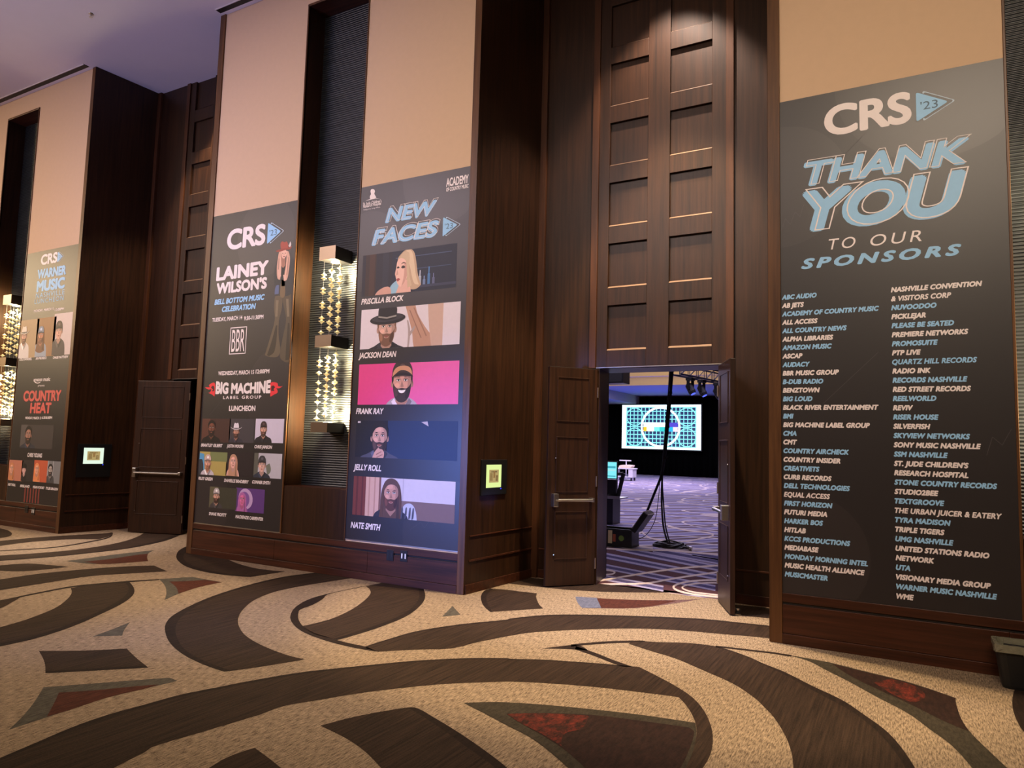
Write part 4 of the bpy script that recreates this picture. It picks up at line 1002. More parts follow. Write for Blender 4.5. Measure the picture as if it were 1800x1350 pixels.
# standing figure in flared trousers
def figure(r):
    K = crop(330, 350, 4.5); m = MB(); y0 = -0.0060
    def f(i, col, *pts, sm=True): pxpoly(m, K(*pts), col, y0-0.00012*i, sm)
    JK = (58, 60, 60); TR = (96, 86, 68)
    f(0, TR, (692, 770), (745, 775), (748, 860), (725, 960), (722, 1080), (735, 1200), (715, 1245), (660, 1250), (612, 1235), (650, 1110), (690, 960), (685, 860))
    f(0, dk(TR, 0.9), (745, 775), (820, 750), (822, 860), (820, 960), (826, 1100), (828, 1240), (800, 1290), (750, 1275), (732, 1240), (755, 1090), (780, 960), (765, 860))
    f(1, dk(TR, 0.62), (700, 1000), (712, 1000), (690, 1200), (650, 1240), (630, 1235), (668, 1120)); f(1, dk(TR, 0.62), (795, 980), (808, 980), (812, 1270), (775, 1275), (785, 1100))
    f(1, dk(TR, 1.3), (700, 800), (722, 800), (712, 930), (695, 930)); f(1, dk(TR, 1.3), (780, 790), (800, 790), (806, 930), (788, 930))
    f(2, JK, (735, 470), (800, 455), (835, 480), (842, 560), (835, 660), (822, 745), (770, 770), (740, 765), (700, 745), (690, 690), (685, 600), (705, 500))
    f(3, (90, 104, 140), (700, 690), (725, 680), (722, 750), (690, 755)); f(3, dk(JK, 0.7), (742, 500), (790, 490), (780, 600), (770, 690), (745, 690))
    f(3, (120, 100, 72), (745, 640), (768, 640), (772, 760), (752, 782), (732, 762))
    HR = (214, 168, 146)
    f(4, (168, 120, 100), (740, 440), (772, 440), (775, 520), (756, 545), (742, 520))
    f(5, HR, (728, 415), (745, 405), (742, 450), (744, 520), (740, 600), (732, 640), (712, 625), (708, 540), (716, 470))
    f(5, HR, (784, 410), (800, 415), (812, 470), (803, 560), (788, 636), (766, 648), (768, 590), (780, 520), (784, 460))
    f(6, dk(HR, 0.8), (722, 470), (728, 470), (722, 610), (717, 610)); f(6, dk(HR, 0.8), (798, 460), (803, 462), (790, 600), (784, 600)); f(6, dk(HR, 1.15), (734, 460), (738, 460), (732, 600), (727, 600)); f(6, dk(HR, 1.15), (788, 470), (792, 470), (779, 610), (774, 608))
    f(6, (230, 184, 164), (744, 408), (765, 400), (784, 410), (785, 440), (768, 470), (752, 466), (744, 440))
    f(7, (130, 60, 60), (756, 453), (774, 451), (765, 459)); f(7, (56, 44, 42), (748, 429), (760, 427), (755, 433)); f(7, (56, 44, 42), (770, 427), (782, 426), (777, 432)); f(7, (206, 158, 138), (764, 430), (769, 444), (761, 445))
    f(8, (150, 70, 58), (697, 412), (740, 396), (800, 385), (828, 372), (815, 395), (770, 405), (720, 420))
    f(9, (166, 78, 64), (740, 395), (738, 350), (752, 335), (768, 342), (785, 336), (796, 355), (800, 386)); f(10, (216, 206, 200), (800, 372), (815, 335), (822, 360), (812, 382))
    f(9, (222, 180, 160), (712, 560), (735, 555), (742, 610), (722, 625)); f(9, (222, 180, 160), (758, 600), (782, 598), (784, 640), (764, 650))
    m.build('printed_figure', r)
figure(R)
skinA, skinB = (208, 160, 140), (192, 140, 120)
SQ = [((357, 735.8), (403.8, 778.3), [bgrect((66, 42, 38)), ((92, 56, 46), rect(-1, -1, 0.5, 2))]+person(0.62, 0.42, 0.27, (150, 92, 72), (34, 24, 24), (30, 24, 26), None, (0, 0, 0), (52, 32, 28), shade=0.8), ('BRANTLEY GILBERT', (354, 785), (392, 780))),
      ((404.8, 736), (446, 778.8), [bgrect((64, 60, 66))]+person(0.44, 0.56, 0.21, skinB, (60, 44, 40), (52, 50, 62), 'western', (226, 220, 230), (70, 48, 40)), ('JUSTIN MOORE', (399.5, 786.5), (429, 783))),
      ((450.5, 736), (498, 779.2), [bgrect((206, 200, 222))]+person(0.50, 0.46, 0.23, skinA, (50, 38, 36), (36, 34, 40), 'cap', (60, 46, 46), (80, 58, 50)), ('CHRIS JANSON', (448, 788), (479, 786))),
      ((352, 793.4), (398, 836.8), [bgrect((176, 160, 92)), ((120, 130, 84), rect(0.7, -1, 2, 0.4)), ((86, 156, 206), smooth2([(-0.1, 0.05), (0.3, 0.1), (0.4, 0.9), (-0.1, 0.9)])), ((52, 56, 64), smooth2([(0.0, 0.35), (0.22, 0.38), (0.32, 1.1), (0.0, 1.1)]))]+person(0.58, 0.50, 0.25, (216, 160, 140), None, (196, 188, 198), 'cap', (206, 178, 172), (150, 104, 80), bust=0.8), ('RILEY GREEN', (349.4, 843.2), (374.8, 841))),
      ((399.3, 794), (443, 839), [bgrect((36, 28, 32))]+person(0.44, 0.42, 0.25, (226, 176, 164), (190, 146, 120), (226, 178, 168), long=True, bust=0.7), ('DANIELLE BRADBERY', (394.5, 847), (438, 846))),
      ((448.2, 796), (494.4, 842), [bgrect((186, 184, 196)), ((92, 92, 84), rect(-1, -1, 0.25, 2)), ((110, 116, 104), smooth2([(0.7, 0.5), (0.9, 0.4), (1.0, 0.7), (0.8, 0.9)]))]+person(0.48, 0.50, 0.26, (214, 172, 160), (48, 38, 38), (44, 50, 66), 'cap', (58, 56, 62), bust=0.9), ('CONNER SMITH', (443.8, 849.8), (476, 849))),
      ((370, 855), (415.4, 896.5), [bgrect((96, 92, 70)), ((58, 58, 46), rect(0.6, -1, 2, 2))]+person(0.50, 0.45, 0.26, skinA, None, (64, 60, 62), 'cap', (186, 176, 178), (62, 44, 38), bust=0.8), ('SHANE PROFITT', (367.8, 905.3), (399, 902))),
      ((416, 857), (464, 903), [bgrect((92, 56, 126)), ((190, 160, 206), ell(0.62, 0.45, 0.46, 0.42, 0.7)), ((126, 88, 160), ell(0.52, 0.50, 0.34, 0.36, 0.7))]+person(0.42, 0.50, 0.24, (206, 110, 160), (176, 104, 170), (146, 92, 160), long=True, bust=0.7), ('MACKENZIE CARPENTER', (414.4, 910.6), (463.2, 910)))]
for tl, br, ly, (txt, pl, pr) in SQ: portrait(R, tl, br, ly, (txt, pl, pr, 0.043, 0.2))

# ---------------------------------------------------------- banner: luncheon (left pilaster)
vx0, vx1 = AX0+2.86, AX0+4.45
R = banner('luncheon_banner', vx0, vx1, ZB-0.03, ZT-0.01, 'dark banner with large red lettering between rows of small portraits')
m = MB(); a = onY(72, 466.5); b = onY(101, 460); zt = onY(86, 446).z; zb = onY(86, 464).z
lettering(m, 'CRS', a.x, zb, b.x, zt-zb, WHITE, -0.0065, bold=0.035, spacing=0.97); m.build('event_lettering', R)
play_logo(R, (102, 443), (102, 461.5), (111, 451), (113.5, 450.5))
m = MB()
pxline(m, 'WARNER', (66, 491), (116.5, 480), 0.165, SKY, bold=0.055)
pxline(m, 'MUSIC', (64.5, 514), (114.5, 500), 0.195, SKY, bold=0.055); m.build('company_lettering', R)
m = MB()
pxline(m, 'NASHVILLE', (63.5, 524.5), (113.5, 518), 0.085, SKY, bold=0.0, spacing=1.2)
pxline(m, 'LUNCHEON', (61.5, 534.5), (112, 528), 0.080, SKY, bold=0.0, spacing=1.2); m.build('luncheon_lettering', R)
m = MB(); pxline(m, 'MONDAY, MARCH 13', (60.3, 549.3), (95, 546), 0.045, WHITE, bold=0.03); m.build('date_lettering', R)
m = MB(); pxline(m, '12:00PM', (97, 547), (113, 545), 0.045, WHITE, bold=0.03); m.build('time_lettering', R); m = MB()
pxline(m, 'MONDAY, MARCH 13', (45.3, 737), (73, 736), 0.045, WHITE, bold=0.03); m.build('date_lettering', R)
m = MB(); pxline(m, '6:30-8:30PM', (74.5, 736.5), (92.4, 735), 0.045, WHITE, bold=0.03); m.build('time_lettering', R)
m = MB(); pxline(m, 'amazon music', (59.6, 670.6), (88.8, 668), 0.065, WHITE, bold=0.02)
pxline(m, 'presents', (67.5, 679.5), (79, 678), 0.035, WHITE, bold=0.0)
K = crop(0, 400, 2.596); pxpoly(m, K((160, 702), (172, 708), (186, 704), (186, 707), (172, 712), (158, 705)), WHITE); m.build('music_service_logo', R)
m = MB(); CR = (206, 92, 84)
for k, (dx, c) in enumerate(((0.0, (70, 40, 44)), (0.022, CR))):
    for txt, pl, pr in (('COUNTRY', (40.2, 706.5), (106.5, 700)), ('HEAT', (51.8, 727.5), (89.2, 720))):
        a = onY(*pl); b = onY(*pr); lettering(m, txt, a.x+dx, a.z+dx*0.4, b.x+dx, 0.18, c, -0.0062-0.0008*k, bold=0.045)
m.build('heat_lettering', R)
TR3 = [((37, 564), (64.5, 628), [bgrect((172, 146, 112))]+person(0.24, 0.44, 0.15, skinA, (90, 70, 56), (214, 206, 204), 'western', (222, 212, 200), (110, 82, 66), bust=0.8), ('COLE SWINDELL', (34.7, 634.3), (56.5, 634))),
       ((67, 560), (94.5, 625.5), [bgrect((150, 112, 76))]+person(0.22, 0.46, 0.16, (196, 130, 100), (120, 84, 60), (150, 160, 176), 'cap', (120, 130, 150), (120, 80, 60), bust=0.8, long=True), ('IAN MUNSICK', (63.5, 632.5), (82.5, 632))),
       ((97, 552), (129, 622.5), [bgrect((206, 190, 186))]+person(0.24, 0.44, 0.17, skinA, (46, 38, 36), (74, 66, 66), 'cap', (66, 52, 48), None, bust=0.75), ('CHASE MATTHEW', (93.5, 631), (120.5, 630)))]
for tl, br, ly, (txt, pl, pr) in TR3: portrait(R, tl, br, ly, (txt, pl, pr, 0.042, 0.2))
portrait(R, (38.5, 746.5), (92, 790), [bgrect((84, 78, 78)), ((60, 54, 54), rect(0.5, -1, 3, 2))]+person(0.62, 0.45, 0.30, (176, 128, 112), (34, 28, 28), (48, 50, 64), None, (0, 0, 0), (50, 38, 34), shade=0.9), ('CHRIS YOUNG', (48.8, 803), (74.6, 801), 0.068, 0.2))
FR4 = [((17.5, 808), (38.5, 846), [bgrect((186, 120, 100))]+person(0.27, 0.42, 0.22, (214, 160, 140), (196, 130, 90), (110, 110, 150), long=True, bust=0.6), ('KASEY TYNDALL', (14.5, 853.5), (28, 853))),
       ((40, 808.5), (58, 847), [bgrect((44, 40, 42))]+person(0.23, 0.46, 0.20, (216, 172, 168), (20, 18, 20), (34, 30, 34), 'beanie', (18, 16, 18), bust=0.6), ('BRELAND', (36, 856), (53, 855))),
       ((61.5, 808.5), (83, 848.5), [bgrect((190, 90, 60))]+person(0.27, 0.42, 0.22, (220, 160, 136), (226, 140, 90), (206, 150, 130), long=True, bust=0.6), ('MEGAN MORONEY', (58.5, 858), (79, 858))),
       ((85, 810), (107.5, 851), [bgrect((120, 122, 126)), ((150, 152, 158), rect(0.0, -1, 0.1, 2)), ((150, 152, 158), rect(0.42, -1, 0.5, 2))]+person(0.27, 0.42, 0.22, (170, 160, 156), (40, 38, 40), (70, 70, 74), None, (0, 0, 0), (60, 56, 56), bust=0.7), ('TYLER BRADEN', (81, 860.3), (102.5, 861)))]
for tl, br, ly, (txt, pl, pr) in FR4: portrait(R, tl, br, ly, (txt, pl, pr, 0.042, 0.2))
m = MB(); a = onY(42, 884); b = onY(71, 866)
for k in range(6):
    u = a.x+(b.x-a.x)*k/5.6; m.face([(u, -0.0062, ZB), (u+0.035, -0.0062, ZB), (u+0.035, -0.0062, ZB+0.24), (u, -0.0062, ZB+0.24)], ink((130, 58, 52)))
m.build('stripe_print', R)

# ================================================================== WALL LAMPS IN THE NICHES
M_BEAD = plain('crystal_added_glow', (255, 236, 180), 0.12, var=0.05, scale=(30, 30, 30), spec=0.8)
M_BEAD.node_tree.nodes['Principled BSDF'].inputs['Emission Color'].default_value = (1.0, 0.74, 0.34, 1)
M_BEAD.node_tree.nodes['Principled BSDF'].inputs['Emission Strength'].default_value = 0.35  # glow added to the beads, standing in for lamplight caught by the crystal
M_LED = emit('lamp_glow', (255, 224, 160), 30.0)
def copy_tree(o, parent=None):
    c = o.copy(); COL.objects.link(c)
    if parent: c.parent = parent
    for ch in list(o.children): copy_tree(ch, c)
    return c
def sconce():
    x0, x1 = -6.47, -6.20; y0, y1 = -0.03, ND-0.004
    r = thing('wall_sconce', (-6.335, ND, 2.8), 'x', 'wall lamp', 'crystal wall lamps in the tall niches')
    for za, zb in ((3.862, 4.03), (2.755, 2.90), (1.695, 1.815)):
        m = MB(); m.box((x0+0.006, y0+0.006, za), (x1-0.006, y1, zb), M_BLACKG)
        o = m.build('housing', r, bevel=0.004)
        f = MB(); f.box((x0, y0, za-0.002), (x1, y0+0.006, zb+0.002), M_BRONZE); f.build('front_plate', o)
    for z, k in ((3.858, -1), (1.819, 1)):
        m = MB(); m.lathe([(0.0, -0.003), (0.055, -0.003), (0.055, 0.003), (0.0, 0.003)], (-6.335, 0.12, z), M_LED, 16); m.build('lamp_disc', r)
    prof = [(0.004, -0.028), (0.013, -0.022), (0.016, -0.010), (0.038, -0.002), (0.038, 0.002), (0.016, 0.010), (0.013, 0.022), (0.004, 0.028)]
    proto = None
    for si, (sx, sy, ph) in enumerate(((-6.425, 0.02, 0.0), (-6.36, 0.10, 0.055), (-6.295, 0.02, 0.025), (-6.24, 0.11, 0.07), (-6.31, 0.19, 0.04))):
        for half, (za, zb) in enumerate(((2.90, 3.86), (1.815, 2.755))):
            st = MB(); st.tube([(sx, sy, za), (sx, sy, zb)], 0.0022, M_STEEL, 6); s = st.build('crystal_strand', r)
            for k in range(9):
                z = za+0.045+ph*0.6+k*(zb-za-0.13)/9.0+0.016*((k*k*3+si*5+k*half) % 4)
                if proto is None:
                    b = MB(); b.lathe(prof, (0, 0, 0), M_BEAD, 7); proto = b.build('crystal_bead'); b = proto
                else:
                    b = proto.copy(); COL.objects.link(b)
                b.parent = s
                b.location = (sx-r.location.x, sy-r.location.y, z-r.location.z); b.rotation_euler = (0, 0, k*0.5+si)
    # its light
    for z, e in ((3.72, 170), (1.95, 260), (2.62, 60)):
        d = bpy.data.lights.new('sconce_glow', 'POINT'); d.energy = e; d.color = (1.0, 0.78, 0.42); d.shadow_soft_size = 0.05
        o = bpy.data.objects.new('sconce_glow', d); COL.objects.link(o); o.parent = r; o.location = (0.0, 0.075-ND, z-2.8)
    return r
sc0 = sconce(); sc0['label'] = 'crystal strand wall lamp between the standing woman banner and the five wide portraits'
sc1 = copy_tree(sc0); sc1.location.x -= 7.67; sc1['label'] = 'crystal strand wall lamp beside the banner with large red lettering'
sc2 = copy_tree(sc0); sc2.location.x += 7.632; sc2['label'] = 'crystal strand wall lamp beside the long sponsor list'

# ================================================================== CONTROL SCREENS, OUTLETS
def control(px_frame, px_screen, a, b, label, pagecol):
    A = Vector((a[0], a[1], 0)); B = Vector((b[0], b[1], 0)); d = (B-A).normalized(); n = Vector((d.y, -d.x, 0))
    def uv(p): q = onP(p[0], p[1], a, b); return (q-A).dot(d), q.z
    f0, f1 = uv(px_frame[0]), uv(px_frame[1]); s0, s1 = uv(px_screen[0]), uv(px_screen[1])
    def P(u, z, k): return A+d*u+n*k+Vector((0, 0, z))
    c = P((f0[0]+f1[0])/2, (f0[1]+f1[1])/2, 0)
    r = thing('wall_control_screen', c, label, 'control panel')
    m = MB(); m.obox(P(f0[0], f1[1], 0.0), d*(f1[0]-f0[0]), n*0.018, (0, 0, f0[1]-f1[1]), M_BLACKG); m.build('bezel', r, bevel=0.003)
    m = MB(); m.obox(P(s0[0], s1[1], 0.0185), d*(s1[0]-s0[0]), n*0.002, (0, 0, s0[1]-s1[1]), emit('page_'+str(pagecol), pagecol, 1.1))
    w = s1[0]-s0[0]; h = s0[1]-s1[1]
    o = m.build('display', r)
    m = MB()
    for u, v, du, dv, col in ((0.18, 0.22, 0.64, 0.56, (196, 170, 110)), (0.24, 0.30, 0.18, 0.34, (120, 90, 50)), (0.46, 0.42, 0.12, 0.30, (150, 110, 60)), (0.62, 0.28, 0.14, 0.26, (110, 80, 50)), (0.3, 0.66, 0.4, 0.06, (90, 70, 50))):
        m.obox(P(s0[0]+u*w, s1[1]+v*h, 0.0207), d*du*w, n*0.0004, (0, 0, dv*h), emit('map_%d_%d' % (col[0], col[1]), col, 0.8))
    m.build('floor_plan', o)
    m = MB(); m.obox(P(s1[0]-0.008, s1[1]-0.022, 0.0185), d*0.014, n*0.002, (0, 0, 0.010), emit('blue_led', (40, 60, 255), 3.0)); m.build('status_light', r)
control(((845, 808), (888, 868)), ((853, 817), (878, 856)), *BS, 'control screen with a greenish yellow page on dark wood near the open double doors', (216, 236, 150))
control(((137, 780), (192, 838)), ((147, 787), (180, 815)), *AS, 'control screen with a white page on dark wood near the single open door leaf', (222, 240, 220))

def outlet(px, label, white):
    q = onY(*px, -0.014)
    r = thing('wall_outlet', (q.x, -0.014, q.z), label, 'wall outlet')
    m = MB(); m.box((q.x-0.05, -0.020, q.z-0.06), (q.x+0.05, -0.014, q.z+0.06), M_BLACKG); m.build('cover_plate', r, bevel=0.002)
    for du in (-0.024, 0.024):
        m = MB(); m.box((q.x+du-0.008, -0.0225, q.z-0.028), (q.x+du+0.008, -0.020, q.z+0.028), plain('socket_white', (236, 234, 230), 0.4) if white else M_BLACK); m.build('socket', r)
outlet((686, 976), 'black wall outlet in the base below the five wide portraits', False)
outlet((710, 977.5), 'wall outlet with two white slots, right of the black outlet', True)
outlet((47, 895), 'black wall outlet in the wood base under the banner with large red lettering', False)
outlet((58.5, 898.5), 'wall outlet with white slots under the banner with large red lettering', True)

# ceiling slots and sprinkler
def slot(x0, x1, label):
    r = thing('slot_diffuser', ((x0+x1)/2, -0.12, ZC), label, 'air vent')
    m = MB(); m.box((x0, -0.16, ZC-0.012), (x1, -0.075, ZC-0.002), M_BLACK); m.build('slot', r)
    m = MB()
    for y in (-0.172, -0.075): m.box((x0, y, ZC-0.014), (x1, y+0.012, ZC-0.001), M_CEIL)
    m.build('rim', r)
slot(-16.4, -11.93, 'long black air slot in the ceiling over the banner with large red lettering')
slot(-8.63, -4.2, 'long black air slot in the ceiling over the banner with the standing woman')
q = onZ(160, 24, ZC)
r = thing('sprinkler_head', (q.x, q.y, ZC), 'tiny metal sprinkler head on the lavender ceiling', 'sprinkler')
m = MB(); m.lathe([(0.0, ZC), (0.035, ZC-0.001), (0.03, ZC-0.012), (0.0, ZC-0.014)], (q.x, q.y, 0), M_STEEL, 14); m.build('escutcheon', r)
m = MB(); m.tube([(q.x, q.y, ZC-0.012), (q.x, q.y, ZC-0.05)], 0.008, M_STEEL, 8); m.lathe([(0.0, ZC-0.05), (0.024, ZC-0.052), (0.024, ZC-0.056), (0.0, ZC-0.056)], (q.x, q.y, 0), M_STEEL, 10); m.build('deflector', r)

# ================================================================== WASTE BIN
def bin_():
    x0, x1, y0, y1, h = 0.515, 0.90, -0.36, -0.09, 0.285
    r = thing('waste_bin', ((x0+x1)/2, (y0+y1)/2, 0), 'black waste bin with a clear liner folded over its rim', 'waste bin')
    def ring(e, z, rad=0.05):
        p = rounded([(x0-e, y0-e), (x1+e, y0-e), (x1+e, y1+e), (x0-e, y1+e)], rad, 4); return [(q.x, q.y, z) for q in p]
    def loft(m, rings, mat):
        n = len(rings[0]); vs = [p for g in rings for p in g]
        m.raw(vs, [(i*n+k, i*n+(k+1) % n, (i+1)*n+(k+1) % n, (i+1)*n+k) for i in range(len(rings)-1) for k in range(n)], mat)
    m = MB(); loft(m, [ring(-0.035, 0.0), ring(-0.03, 0.02), ring(0.0, h), ring(0.008, h), ring(0.008, h+0.012), ring(-0.010, h+0.012), ring(-0.045, 0.03)], M_BLACK)
    m.tess(ring(-0.045, 0.03), M_BLACK); m.build('bin_body', r)
    liner = plain('clear_liner', (120, 118, 100), 0.2, var=0.3, scale=(30, 30, 30), bump=0.6)
    random.seed(3)
    m = MB()
    def rag(e, z, j): return [(a+random.uniform(-j, j), b+random.uniform(-j, j), c+random.uniform(-j, j)) for a, b, c in ring(e, z)]
    loft(m, [rag(0.012, h-0.035, 0.006), rag(0.014, h-0.012, 0.003), ring(0.012, h+0.016), ring(-0.014, h+0.017), rag(-0.022, h-0.10, 0.01), rag(-0.05, 0.12, 0.015)], liner)
    o = m.build('liner', r)
    md = o.modifiers.new('film', 'SOLIDIFY'); md.thickness = 0.0012
    m = MB(); m.tube([(x0+0.16, y0-0.018, h-0.03), (x0+0.175, y0-0.03, h-0.09), (x0+0.17, y0-0.026, h-0.13)], [0.008, 0.012, 0.004], liner, 6); m.build('liner_knot', r)
bin_()

# ================================================================== BALLROOM BEYOND THE DOORS
SH.clear()
B_PLUM = carpet('ballroom_plum', (58, 34, 40), (84, 54, 60), (40, 40)); B_LAV = carpet('ballroom_lavender', (128, 122, 156), (160, 154, 184), (40, 40)); B_IND = carpet('ballroom_indigo', (54, 48, 84), (78, 72, 112), (40, 40)); B_CREAM = carpet('ballroom_cream', (176, 160, 156), (206, 190, 184), (40, 40))
def P7(x, y): return (1050+x/4.82, 780+y/4.82)
shape(1, B_PLUM, seq(P7, (-150, 880), (60, 892), (400, 905), (700, 925), (1060, 950), (1250, 962), (1300, 1340), (1000, 1300), (400, 1250), (-150, 1190)))
for p0, p1 in (((-100, 915), (1150, 1158)), ((-100, 1010), (1000, 1225)), ((170, 885), (1150, 1080)), ((470, 900), (1150, 1022)), ((-100, 1105), (560, 1230)), ((800, 930), (1150, 985))):
    strip(2, B_IND, seq(P7, p0, p1), 9.0, 9.5); strip(3, B_LAV, seq(P7, (p0[0], p0[1]-17), (p1[0], p1[1]-18)), 2.6, 2.8); strip(3, B_LAV, seq(P7, (p0[0], p0[1]+17), (p1[0], p1[1]+18)), 2.6, 2.8)
for w, q in ((3.0, ((-60, 1175), (90, 1150), (300, 1115), (500, 1083), (750, 1052), (1150, 1025))), (3.0, ((-60, 1195), (90, 1192), (400, 1185), (600, 1152), (800, 1120), (1150, 1072))),
             (3.2, ((1150, 1160), (950, 1158), (800, 1166), (690, 1188), (645, 1218), (700, 1252), (850, 1282), (1150, 1312))), (2.6, ((1150, 1182), (950, 1180), (830, 1188), (745, 1203), (722, 1226), (800, 1256), (950, 1276), (1150, 1296))),
             (2.6, ((40, 1070), (110, 1076), (148, 1090), (120, 1107), (40, 1112))), (3.0, ((-60, 880), (300, 900), (600, 905), (900, 930), (1200, 950))),
             (2.4, ((380, 752), (450, 800), (600, 826), (750, 826), (900, 800), (980, 778), (930, 755), (760, 735), (600, 700))), (2.2, ((300, 690), (380, 735), (340, 770), (290, 800), (340, 825)))):
    strip(4, B_CREAM, smooth_open(seq(P7, *q)), w)
m = MB(); m.face([(-34, 1.45, 0), (12, 1.45, 0), (12, 36.5, 0), (-34, 36.5, 0)], ballroom_carpet())
for lv, mat, o in SH: m.tess([(q.x, max(q.y, 1.47), 0.0007*lv) for q in o], mat)
struct(m.build('floor_ballroom'))
m = MB(); yb = 1.94
m.face([(-34, yb, 0), (-3.31, yb, 0), (-3.31, yb, 7.2), (-34, yb, 7.2)], M_WOODV); m.face([(-1.80, yb, 0), (12, yb, 0), (12, yb, 7.2), (-1.80, yb, 7.2)], M_WOODV)
m.face([(-3.31, yb, 2.545), (-1.80, yb, 2.545), (-1.80, yb, 7.2), (-3.31, yb, 7.2)], M_WOODV)
struct(m.build('wall_ballroom_near'))
M_BLUEWALL = plain('ballroom_ceiling_paint', (128, 124, 128), 0.9, var=0.03)
m = MB()
m.face([(-34, 1.94, 0), (-34, 36.5, 0), (-34, 36.5, 7.2), (-34, 1.94, 7.2)], M_WOODV); struct(m.build('wall_ballroom_left'))
m = MB(); m.face([(12, 1.94, 0), (12, 1.94, 7.2), (12, 36.5, 7.2), (12, 36.5, 0)], M_WOODV); struct(m.build('wall_ballroom_right'))
m = MB(); m.face([(-34, 36.5, 0), (12, 36.5, 0), (12, 36.5, 7.2), (-34, 36.5, 7.2)], M_BLACK); struct(m.build('wall_ballroom_back'))
M_COFFER = plain('coffer_beige', (206, 186, 146), 0.85, var=0.04)
m = MB()
ZF = 4.85; YF = 28.5
m.face([(-34, YF, ZF), (12, YF, ZF), (12, 36.5, ZF), (-34, 36.5, ZF)], M_BLUEWALL)
for k in range(3):   # stepped face of the coffer
    m.face([(-34, YF-0.5*k, ZF+0.42*k), (12, YF-0.5*k, ZF+0.42*k), (12, YF-0.5*k, ZF+0.42*(k+1)), (-34, YF-0.5*k, ZF+0.42*(k+1))], M_COFFER)
    m.face([(-34, YF-0.5*k, ZF+0.42*(k+1)), (12, YF-0.5*k, ZF+0.42*(k+1)), (12, YF-0.5*(k+1), ZF+0.42*(k+1)), (-34, YF-0.5*(k+1), ZF+0.42*(k+1))], M_COFFER)
m.face([(-34, YF-1.5, ZF+1.26), (12, YF-1.5, ZF+1.26), (12, YF-1.5, 7.2), (-34, YF-1.5, 7.2)], M_COFFER)
m.face([(-34, 1.94, 7.2), (12, 1.94, 7.2), (12, YF-1.5, 7.2), (-34, YF-1.5, 7.2)], M_COFFER)
struct(m.build('ceiling_ballroom'))
# lower bulkhead on the left of the far bay
m = MB(); m.box((-34, 24.0, 4.35), (-14.6, 36.4, ZF-0.01), M_BLUEWALL); struct(m.build('trim_3'))

# black pleated drape in front of the far wall
m = MB(); n = 240; xs = [-26+24.0*k/n for k in range(n+1)]; dz = 4.8
vs = [(x, 35.9+0.06*math.sin(k*1.7)+0.03*math.sin(k*0.63), z) for z in (0.01, dz) for k, x in enumerate(xs)]
m.raw(vs, [(k, k+1, n+1+k+1, n+1+k) for k in range(n)], M_DRAPE)
o = m.build('stage_drape', smooth=True); tag(o, 'black pleated drape across the far wall of the ballroom', 'curtain')
o.modifiers.new('cloth', 'SOLIDIFY').thickness = 0.02

def test_screen():
    ys = 35.3; A = onY(1094, 712, ys); B = onY(1232, 791.5, ys); x0, x1, z1, z0 = A.x, B.x, A.z, B.z
    r = thing('projection_screen', ((x0+x1)/2, ys, z0), 'large glowing screen with a test grid, circle and colour bars on the far drape', 'screen')
    m = MB(); m.box((x0-0.06, ys+0.01, z0-0.06), (x1+0.06, ys+0.09, z1+0.06), M_BLACK); m.build('frame', r)
    w = x1-x0; h = z1-z0; U = lambda u: x0+u*w; V = lambda v: z1-v*h
    eW = emit('screen_white', (226, 250, 255), 2.2); eB = emit('screen_navy', (34, 58, 110), 0.9); eC = emit('screen_cyan', (130, 226, 232), 1.5)
    m = MB(); L = lambda k: ys-0.004*k
    def q(u0, v0, u1, v1, k, mat): m.face([(U(u0), L(k), V(v1)), (U(u1), L(k), V(v1)), (U(u1), L(k), V(v0)), (U(u0), L(k), V(v0))], mat)
    q(0, 0, 1, 1, 0, eW); q(0.055, 0.045, 0.945, 0.955, 1, eC)
    nu, nv = 18, 10
    for i in range(nu):
        for j in range(nv):
            u0 = 0.062+0.876*i/nu; v0 = 0.055+0.89*j/nv
            q(u0+0.005, v0+0.010, u0+0.876/nu-0.005, v0+0.89/nv-0.010, 2, eB)
    def ringp(cu, cv, rv, wd, k, mat, n=48):
        a = w/h
        for t in range(n):
            p = []
            for ang, rr in ((t, rv), (t+1, rv), (t+1, rv-wd), (t, rv-wd)):
                p.append((U(cu+rr*math.cos(2*math.pi*ang/n)/a), L(k), V(cv+rr*math.sin(2*math.pi*ang/n))))
            m.face(p, mat)
    for cu in (0.17, 0.83):
        for cv in (0.27, 0.73): ringp(cu, cv, 0.21, 0.022, 3, eC)
    ringp(0.5, 0.5, 0.46, 0.045, 3, eW)
    def eb(n, c, s=1.4): return emit('bar_'+n, c, s)
    q(0.285, 0.40, 0.56, 0.50, 4, eW); q(0.56, 0.40, 0.72, 0.50, 4, eb('violet', (70, 60, 190)))
    for u0, u1, nme, c in ((0.285, 0.325, 'amber', (255, 190, 30)), (0.325, 0.42, 'cream', (255, 250, 230)), (0.42, 0.49, 'aqua', (110, 230, 220)), (0.49, 0.57, 'teal', (40, 190, 190)), (0.57, 0.66, 'sky', (20, 170, 230)), (0.66, 0.72, 'rose', (250, 210, 235))):
        q(u0, 0.50, u1, 0.60, 4, eb(nme, c))
    m.build('test_pattern', r)
test_screen()

